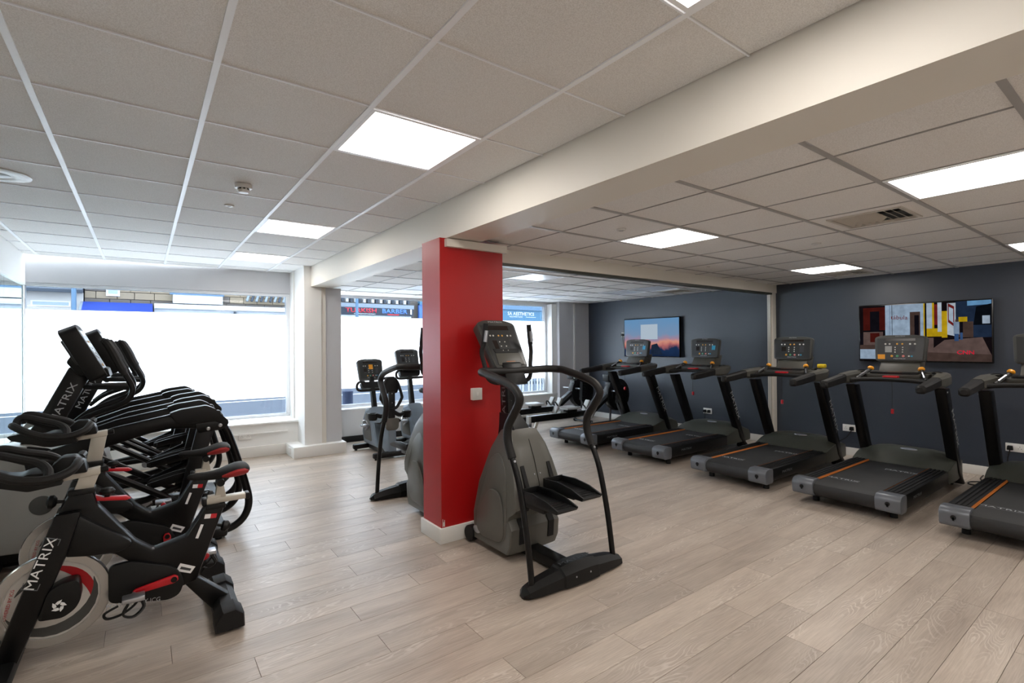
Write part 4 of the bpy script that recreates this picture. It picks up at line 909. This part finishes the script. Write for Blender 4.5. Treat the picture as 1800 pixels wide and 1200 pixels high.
# ================================================================ TELEVISIONS
def tv(label, yc, zc, w, h):
    t = thing('television', label, 'television', (XR-.07, yc, zc), 0)
    # local: facing -x; picture u (0..1 left to right as seen) -> y = w/2 - u*w
    obj('casing', box(0, .035, -w/2, w/2, -h/2, h/2, .006), 'tv_black', t)
    obj('wall_bracket', box(.035, .07, -.25, .25, -.2, .2, .004), 'black_metal', t)
    return t
def pic(t, polys, w, h, x=-.0008):
    for i, (mat, pts) in enumerate(polys):
        obj('picture_area', ngon([(x-.00025*i, (w/2-.012)-u*(w-.024), (-h/2+.016)+v*(h-.03)) for u, v in pts]), mat, t, smooth=False)
t2 = tv('large wall television showing a street scene', 1.87, 1.577, 1.25, .70)
def rc_(u0, u1, v0, v1): return [(u0, v0), (u1, v0), (u1, v1), (u0, v1)]
sc = lambda c: 'screen_'+c
pic(t2, [(sc('241c20'), rc_(0, 1, 0, 1)), (sc('5a1f1a'), rc_(.03, .22, .55, .97)), (sc('1d1a22'), rc_(.09, .17, .52, .9)), (sc('1d1a22'), rc_(.0, .05, .1, .5)), (sc('7b6560'), rc_(.03, .2, .28, .52)), (sc('5a1f1a'), rc_(.09, .17, .33, .5)), (sc('a9bfd6'), rc_(.0, .2, .02, .2)), (sc('5d4a44'), rc_(0, .2, .2, .28)),
  (sc('a9bfd6'), [(.22, .02), (.53, .04), (.53, 1), (.22, 1)]), (sc('5d4a44'), rc_(.42, .5, .1, .86)), (sc('1d1a22'), rc_(.455, .49, .1, .8)), (sc('93a9c4'), rc_(.255, .262, .1, 1)), (sc('1d1a22'), rc_(.275, .279, .1, 1)),
  (sc('d8b21c'), rc_(.525, .535, .3, 1)), (sc('1d1a22'), rc_(.535, .548, 0, 1)), (sc('b8c9dc'), rc_(.548, .59, .5, 1)), (sc('d8b21c'), rc_(.548, .66, .42, .56)), (sc('d8b21c'), rc_(.59, .605, .5, 1)), (sc('c7d2df'), rc_(.63, .66, .5, 1)), (sc('8a2c2c'), rc_(.605, .63, .62, .97)), (sc('d8b21c'), rc_(.66, .7, .4, .85)),
  (sc('c7d2df'), [(.7, .45), (.76, .42), (.76, .98), (.7, .98)]), (sc('8a2c2c'), [(.705, .66), (.75, .58), (.75, .92), (.705, .98)]), (sc('b8c9dc'), [(.712, .7), (.743, .64), (.743, .88), (.712, .92)]), (sc('2b3b55'), rc_(.76, 1, .5, 1)), (sc('6fa3d0'), [(.84, .92), (1, .93), (1, 1), (.84, 1)]), (sc('171c24'), [(.88, .6), (1, .6), (1, .94), (.9, .9)]), (sc('d8b21c'), rc_(.78, .84, .66, .74)), (sc('b8c9dc'), rc_(.94, .99, .62, .75)), (sc('5d4a44'), rc_(.78, .88, .4, .66)), (sc('2b3b55'), rc_(.88, 1, .4, .55)),
  (sc('7b6560'), [(.55, .14), (.68, .36), (.94, .4), (1, .1), (.56, .12)]), (sc('5d4a44'), [(.55, 0), (1, 0), (1, .12), (.55, .15)]), (sc('7b6560'), rc_(.55, .6, .15, .4)),
  (sc('93a9c4'), rc_(.745, .785, .45, .66)), (sc('3f5f8f'), rc_(.75, .78, .34, .46)), (sc('1d1a22'), rc_(.788, .81, .48, .66)), (sc('3f5f8f'), rc_(.79, .808, .36, .48)), (sc('5d4a44'), rc_(.757, .775, .66, .7))], 1.25, .70)
t2z = 1
text('lettering', 'CNN', .06, sc('e02840'), t2, (-.0125, -.40, -.235), (0, -1, 0), (0, 0, 1), 1.1, bold=.02)
text('lettering', 'tábula', .07, sc('8a2c2c'), t2, (-.0125, .20, .18), (0, -1, -.06), (0, -.06, 1), 1.)
t1 = tv('wall television showing a sunset desktop picture', 5.745, 1.577, 1.22, .70)
def sunset():
    m = bpy.data.materials.new('screen_sunset'); m.use_nodes = True; nt = m.node_tree; N = nt.nodes; L = nt.links
    N.remove(N['Principled BSDF']); e = N.new('ShaderNodeEmission'); e.inputs[1].default_value = .55
    tc = N.new('ShaderNodeTexCoord'); sx = N.new('ShaderNodeSeparateXYZ'); L.new(tc.outputs['Object'], sx.inputs[0])
    no = N.new('ShaderNodeTexNoise'); no.inputs['Scale'].default_value = 4.; no.inputs['Detail'].default_value = 5; L.new(tc.outputs['Object'], no.inputs['Vector'])
    ma = N.new('ShaderNodeMath'); ma.operation = 'MULTIPLY_ADD'; ma.inputs[1].default_value = .28; L.new(no.outputs['Fac'], ma.inputs[0]); L.new(sx.outputs['Z'], ma.inputs[2])
    mp = N.new('ShaderNodeMapRange'); mp.inputs[1].default_value = -.22; mp.inputs[2].default_value = .46; L.new(ma.outputs[0], mp.inputs[0])
    r = N.new('ShaderNodeValToRGB'); L.new(mp.outputs[0], r.inputs[0]); cr_ = r.color_ramp
    cr_.elements[0].color = S('14233f'); cr_.elements[1].color = S('6d9cc8')
    for p, c in ((.22, '1f3558'), (.30, 'c07070'), (.38, 'e09a86'), (.48, 'a990a8'), (.62, '7f9cbf')): x = cr_.elements.new(p); x.color = S(c)
    L.new(r.outputs[0], e.inputs[0]); L.new(e.outputs[0], N['Material Output'].inputs[0]); MATS['screen_sunset'] = m
sunset()
pic(t1, [('screen_sunset', rc_(0, 1, 0, 1)), (sc('2b3b55'), [(.5, .04), (.72, .04), (.62, .34), (.52, .30)]), ('screen_note', rc_(.32, .63, .45, .85))], 1.22, .70)

# ================================================================ SOCKETS, CABLES, SMALL CEILING FITTINGS
def socket(label, yc, zc, plugs, cable):
    t = thing('wall_socket', label, 'socket', (XR, yc, zc))
    obj('plate', box(-.012, 0, -.074, .074, -.044, .044, .003), 'socket_white', t)
    for p in plugs:
        pl = obj('plug', prism(round_poly([(p-.024, -.026), (p+.024, -.026), (p+.02, .02), (p-.02, .02)], .008), -.045, -.012, 'x', .004), 'black_plastic', t)
    for p in (-.036, .036):
        if p not in plugs:
            b = NB()
            for y, z, w, h in ((0, .012, .004, .01), (-.011, -.008, .008, .004), (.011, -.008, .008, .004)): box(-.0126, -.0119, p+y-w/2, p+y+w/2, z-h/2, z+h/2, bm=b)
            obj('socket_holes', b, 'letter_dark', t, smooth=False)
    if cable: obj('cable', tube([(-.03, p_+dy, dz) for p_ in plugs[-1:] for dy, dz in cable], .005, 6), 'cable_black', t)
socket('white double socket on the dark wall with two plugs behind the second treadmill', 4.668, .366, (-.036, .036), [(0, -.02), (.0, -.15), (.02, -.34)])
socket('white double socket with one plug between the two nearest full treadmills', 2.64, .351, (-.036,), [(0, -.02), (.06, -.12), (.16, -.2), (.28, -.33)])
socket('white double socket at the right edge by the nearest treadmill', 1.10, .342, (.036,), [(0, -.02), (.02, -.15), (-.02, -.32)])
socket('white double socket left of the sunset television', 6.40, 1.641, (-.036, .036), [(0, -.02), (-.02, -.14), (-.06, -.28)])
for lab, y0 in (('loose black cable on the floor right of the orange-sticker treadmill', 1.22), ('black power cable on the floor left of the orange-sticker treadmill', 2.3)):
    tag(obj('power_cable', tube([(7.33, y0+.12, .012), (7.1, y0+.1, .012), (6.95, y0, .012), (6.80, y0+.05, .012), (6.78, y0+.13, .012), (6.90, y0+.14, .012), (7.0, y0+.05, .012)], .006, 6), 'cable_black'), lab, 'cable')
ws = thing('wall_socket', 'white double socket on the wall below the left window', 'socket', (1.08, wy(1.08)-.43, .28))
obj('plate', box(-.074, .074, -.012, 0, -.044, .044, .003), 'socket_white', ws)
b = NB()
for p in (-.036, .036):
    for y, z, w, h in ((0, .012, .004, .01), (-.011, -.008, .008, .004), (.011, -.008, .008, .004)): box(p+y-w/2, p+y+w/2, -.0128, -.0119, z-h/2, z+h/2, bm=b)
obj('socket_holes', b, 'letter_dim', ws, smooth=False)
tag(obj('blank_plate', box(1.563, 1.575, 7.08, 7.2, .04, .115, .002), 'socket_white'), 'small white outlet plate on the plinth below the pilaster', 'socket')
struct('trim_wall_conduit', box(1.728, 1.735, 7.66, 7.685, .35, 2.5), 'white_paint')
struct('trim_low_conduit', wbox(.5, 1.6, -.445, -.43, .30, .315), 'white_paint')
sm = thing('smoke_detector', 'white smoke detector on the left ceiling', 'smoke detector', (.538, 3.711, ZL))
obj('base', lathe([(.052, 0), (.052, -.02), (.05, -.024), (0, -.024)], (0, 0, 0), (0, 0, 1), 28), 'detector_white', sm)
obj('chamber', lathe([(.03, -.024), (.032, -.034), (.038, -.036), (.03, -.052), (0, -.056)], (0, 0, 0), (0, 0, 1), 28), 'detector_white', sm)
for k in range(8): th = k*math.pi/4; obj('slot', place(box(.029, .034, -.006, .006, -.033, -.025), Matrix.Rotation(th, 4, 'Z')), 'vent_dark', sm, smooth=False)
def disc(name, label, x, y, z, r, mat='detector_white', cat='ceiling sensor'):
    t = thing(name, label, cat, (x, y, z))
    obj('rim', lathe([(r, .002), (r, -.004), (r*.85, -.009), (r*.55, -.01), (r*.5, -.006), (0, -.006)], (0, 0, 0), (0, 0, 1), 28), mat, t)
    obj('lens', lathe([(r*.4, -.006), (r*.35, -.010), (0, -.012)], (0, 0, 0), (0, 0, 1), 16), 'letter_grey', t)
disc('ceiling_sensor', 'small white round sensor beside the smoke detector', .529, 4.313, ZL, .035)
disc('ceiling_speaker', 'large white round ceiling fitting at the left edge', -.72, 4.33, ZL, .16, cat='ceiling fitting')
disc('ceiling_sensor', 'round sensor on the lower ceiling left of the square lit panel', 2.80, 2.446, ZR, .035)
disc('ceiling_sensor', 'small round sensor on the lower ceiling below the large grille', 4.571, 1.86, ZR, .035)
disc('ceiling_sensor', 'tiny round sensor on the lower ceiling near the partition head', 4.936, 3.09, ZR, .018)
disc('ceiling_sensor', 'small round sensor on the ceiling beyond the partition track', 4.05, 5.6, ZR, .04)
cc = thing('security_camera', 'white dome security camera in the far ceiling corner', 'security camera', (7.22, 7.42, ZR))
obj('mount', lathe([(.055, 0), (.055, -.03), (.03, -.04), (0, -.04)], (0, 0, 0), (0, 0, 1), 20), 'socket_white', cc)
obj('ball', lathe([(0, -.11), (.03, -.10), (.045, -.075), (.045, -.05), (.03, -.03), (0, -.025)], (0, 0, 0), (0, 0, 1), 20), 'socket_white', cc)
obj('lens', lathe([(.02, 0), (.018, .008), (0, .01)], (-.03, -.03, -.075), (-.7, -.7, -.2), 14), 'tv_black', cc)

# ================================================================ OUTDOORS
YF = 24.; K = YF/17.
def fx(x): return x*K
def fz(z): return CAMZ+(z-CAMZ)*K
struct('ground_pavement', box(-25, 45, 8.0, 11.2, -.2, 0), 'pavement')
struct('ground_road', box(-25, 45, 11.2, 20.5, -.25, -.06), 'asphalt')
struct('ground_far_pavement', box(-25, 45, 20.5, 24.2, -.2, 0), 'pavement')
struct('kerb', box(-25, 45, 11.1, 11.25, -.2, .01), 'fascia_grey')
for y0, lab in ((12.0, 'white painted line on the road near the kerb'), (15.6, 'white painted centre line on the road')):
    tag(obj('road_line', box(-20, 40, y0, y0+.12, -.06, -.055), 'road_line', smooth=False), lab, 'road marking')
bo = thing('bollard', 'dark navy bollard outside the far window', 'bollard', (3.16, 9.6, 0))
obj('post', cyl((0, 0, 0), (0, 0, .58), .095, 20, bv=.01), 'bollard_navy', bo); obj('cap', lathe([(.1, .56), (.1, .60), (.06, .63), (0, .635)], (0, 0, 0), (0, 0, 1), 20), 'bollard_navy', bo)
fe = thing('picket_fence', 'pale picket fence outside the far right window', 'fence', (7.2, 9.55, 0))
for k in range(22): obj('picket', box(-.85+k*.09, -.80+k*.09, -.012, .012, .0, .66+.03*((k*7) % 3), .004, seg=1), 'fascia_white' if k % 3 else 'fascia_grey', fe, smooth=False)
for z in (.18, .5): obj('rail', box(-.9, 1.2, .012, .04, z, z+.07), 'gutter_dark', fe, smooth=False)
# white rendered house
wh = thing('white_house', 'white rendered house with slate roof across the street', 'house', (-4.6, YF, 0))
obj('wall', box(-3.6, 2.85, 0, 5, 0, 3.5), 'render_white', wh, smooth=False)
obj('roof', prism([(-.35, 3.48), (-.35, 3.56), (2.6, 5.6), (5.4, 3.48)], -3.8, 2.85, 'x'), 'slate', wh, smooth=False)
obj('gutter', box(-3.8, 2.85, -.42, -.32, 3.44, 3.54), 'gutter_dark', wh, smooth=False)
for x in (1.45, 2.0): pass
for x0, x1, z0, z1 in ((-.3, .55, 2.95, 3.12), (1.45, 2.5, 2.95, 3.15), (1.45, 2.5, 2.2, 2.72), (-2.4, -1.2, 2.2, 3.1)):
    w = obj('window', box(x0, x1, -.03, .0, z0, z1), 'window_frame_white', wh, smooth=False)
    obj('pane', box(x0+.05, x1-.05, -.035, -.03, z0+.04, z1-.04), 'house_pane', w, smooth=False)
obj('drain_pipe', cyl((1.2, -.06, 0), (1.2, -.06, 3.45), .04, 8), 'fascia_grey', wh)
pl = thing('lamp_post', 'blue-grey lamp post across the street', 'lamp post', (-1.93, 23.0, 0))
obj('post', cyl((0, 0, 0), (0, 0, 6.), .07, 14), 'pole_blue', pl); obj('base', cyl((0, 0, 0), (0, 0, 1.1), .1, 14), 'pole_blue', pl)
p2 = copy_tree(pl); p2.location = (8.02, 23.0, 0); p2['label'] = 'blue-grey lamp post in front of the barber sign'
# sandstone terrace: plain core, visible courses of blocks
st = thing('stone_terrace', 'sandstone terrace above the shops across the street', 'building', (-1.72, YF, 0))
obj('core', box(0, 40, .06, 6, 0, 7.5), 'sandstone_dark', st, smooth=False)
bmesh_cache = {}
for r in range(5):
    z = 3.02+r*.27; x = -(r % 2)*.3
    while x < 7.6:
        wdt = random.choice((.52, .62, .72)); a = max(x, 0)
        key = round(x+wdt-a, 3)
        if key not in bmesh_cache: bmesh_cache[key] = [mesh_from(box(.008, key-.008, 0, .09, .008, .262, .012, seg=1), m, smooth=False) for m in ('sandstone', 'sandstone', 'sandstone_dark')]
        o = obj('stone_block', bmesh_cache[key][0 if (r > 0 and random.random() < .85) else 2], None, st); o.location = (a, -.03+random.uniform(-.01, .01), z)
        x += wdt
for x0, x1, z0, z1 in ((.62, 1.02, 3.40, 4.4), (2.85, 4.35, 3.68, 4.6)):
    w = obj('window', box(x0, x1, -.08, 0, z0, z1), 'window_frame_white', st, smooth=False)
    obj('pane', box(x0+.06, x1-.06, -.085, -.08, z0+.08, z1-.06), 'house_pane', w, smooth=False)
aw = thing('shop_awning', 'blue shop awning across the street', 'awning', (-.8, YF-.1, 0))
obj('canopy', prism([(0, 3.16), (-.75, 2.80), (-.75, 2.64), (-.70, 2.64), (-.70, 2.77), (0, 3.08)], -.95, 1.1, 'x'), 'awning_blue', aw, smooth=False)
obj('end_bracket', prism([(0, 3.16), (-.75, 2.80), (0, 2.80)], -1.02, -.95, 'x'), 'fascia_grey', aw, smooth=False)
text('lettering', 'K. A. MARTIN LTD', .14, 'letter_white', aw, (.25, -.752, 2.70), (1, 0, 0), (0, 0, 1), 1.)
fa = thing('white_shop_fascia', 'white shop fascia between the awning and the pilaster', 'shop front', (2.6, YF-.2, 0))
obj('fascia', box(-2.25, 2.9, -.12, .08, 0, 2.95), 'fascia_white', fa, smooth=False)
obj('cornice', prism([(-.3, 2.97), (-.3, 3.05), (-.12, 3.16), (.08, 3.18), (.08, 2.92)], -2.25, 2.9, 'x'), 'fascia_white', fa, smooth=False)
obj('bracket', box(.45, .52, -.3, -.12, 2.68, 2.92), 'gutter_dark', fa, smooth=False)
obj('window_box_panel', box(-1.65, .05, -.14, .08, 3.2, 3.54), 'fascia_white', fa, smooth=False)
obj('window_box_head', box(-1.75, .1, -.16, .08, 3.54, 3.60), 'pole_blue', fa, smooth=False)
text('lettering', 'BEAUTY', .14, 'letter_dim', fa, (2.2, -.121, 2.80), (1, 0, 0), (0, 0, 1), 1.)
for k in range(11): obj('canopy_scallop', place(cyl((0, -.06, 0), (.10, .02, .28), .05, 8), Matrix.Translation((.95+k*.18, 0, 3.40))), 'gutter_dark' if k % 2 else 'fascia_grey', fa)
bs = thing('barber_shop_sign', 'dark barber shop sign seen through the far window', 'shop sign', (9.2, YF-.25, 0))
obj('board', box(-2.4, 2.0, -.06, .06, fz(2.52), fz(2.78)), 'sign_navy', bs, smooth=False)
zc = (fz(2.53)+fz(2.78))/2
text('lettering', 'TURKISH', .30, 'letter_sign_red', bs, (-.72, -.063, zc+.02), (1, 0, 0), (0, 0, 1), 1.28, bold=.02)
text('lettering', 'BARBER', .30, 'letter_sign_blue', bs, (.98, -.063, zc+.02), (1, 0, 0), (0, 0, 1), 1.28, bold=.02)
text('lettering', 'NO APPOINTMENT NECESSARY', .075, 'letter_white', bs, (-.55, -.063, zc-.14), (1, 0, 0), (0, 0, 1), 1.)
obj('printed_line', box(.6, 1.2, -.063, -.06, zc-.165, zc-.115), 'letter_sign_red', bs, smooth=False)
rg = NB(); n = 28
for k in range(n):
    a0, a1 = 2*math.pi*k/n, 2*math.pi*(k+1)/n
    rg.faces.new([rg.verts.new((-2.05+r*math.cos(a), -.062, zc+r*math.sin(a))) for r, a in ((.14, a0), (.17, a0), (.17, a1), (.14, a1))])
obj('round_logo', rg, 'letter_white', bs, smooth=False)
obj('barber_pole', box(1.82, 1.90, -.08, -.06, zc-.1, zc+.16), 'letter_white', bs, smooth=False)
obj('upper_fascia', box(-2.4, 2.05, -.02, .15, fz(2.78), fz(2.92)), 'fascia_grey', bs, smooth=False)
obj('lower_panel', box(-2.4, 1.9, 0, .15, 0, fz(2.52)), 'fascia_white', bs, smooth=False)
for k in range(20): obj('canopy_scallop', box(-2.3+k*.21, -2.19+k*.21, -.06, .1, fz(2.95), fz(3.08)), 'gutter_dark' if k % 2 else 'fascia_white', bs, smooth=False)
bf = thing('blue_shop_fascia', 'blue shop fascia right beside the red column', 'shop front', (12.3, YF-.2, 0))
obj('fascia', box(-.75, 2.4, -.06, .1, 0, fz(3.0)), 'fascia_blue', bf, smooth=False); obj('cornice', box(-.75, 2.4, -.12, .1, fz(2.95), fz(3.1)), 'fascia_teal', bf, smooth=False)
ae = thing('aesthetics_shop_sign', 'pale blue shop sign seen through the far right window', 'shop sign', (18.3, YF-.25, 0))
obj('board', box(-2.8, 2.6, -.06, .06, fz(2.4), fz(2.92)), 'fascia_teal', ae, smooth=False)
obj('shop_front', box(-2.7, 2.5, -.02, .15, 0, fz(2.4)), 'house_pane', ae, smooth=False)
obj('cornice', box(-2.8, 2.6, -.14, .06, fz(2.92), fz(3.12)), 'pole_blue', ae, smooth=False)
text('lettering', 'SA AESTHETICS', .27, 'letter_white', ae, (-.12, -.063, fz(2.755)), (1, 0, 0), (0, 0, 1), 1.08, bold=.015)
text('lettering', 'REGISTERED NURSE', .11, 'letter_white', ae, (-.5, -.063, fz(2.63)), (1, 0, 0), (0, 0, 1), 1.)
obj('printed_line', box(.25, 1.0, -.063, -.06, fz(2.625), fz(2.64)), 'letter_white', ae, smooth=False)
obj('emblem', prism([(1.45, fz(2.58)), (1.55, fz(2.58)), (1.6, fz(2.66)), (1.72, fz(2.60)), (1.76, fz(2.60)), (1.78, fz(2.74)), (1.62, fz(2.76)), (1.5, fz(2.72))], -.064, -.06, 'y'), 'letter_dark', ae, smooth=False)
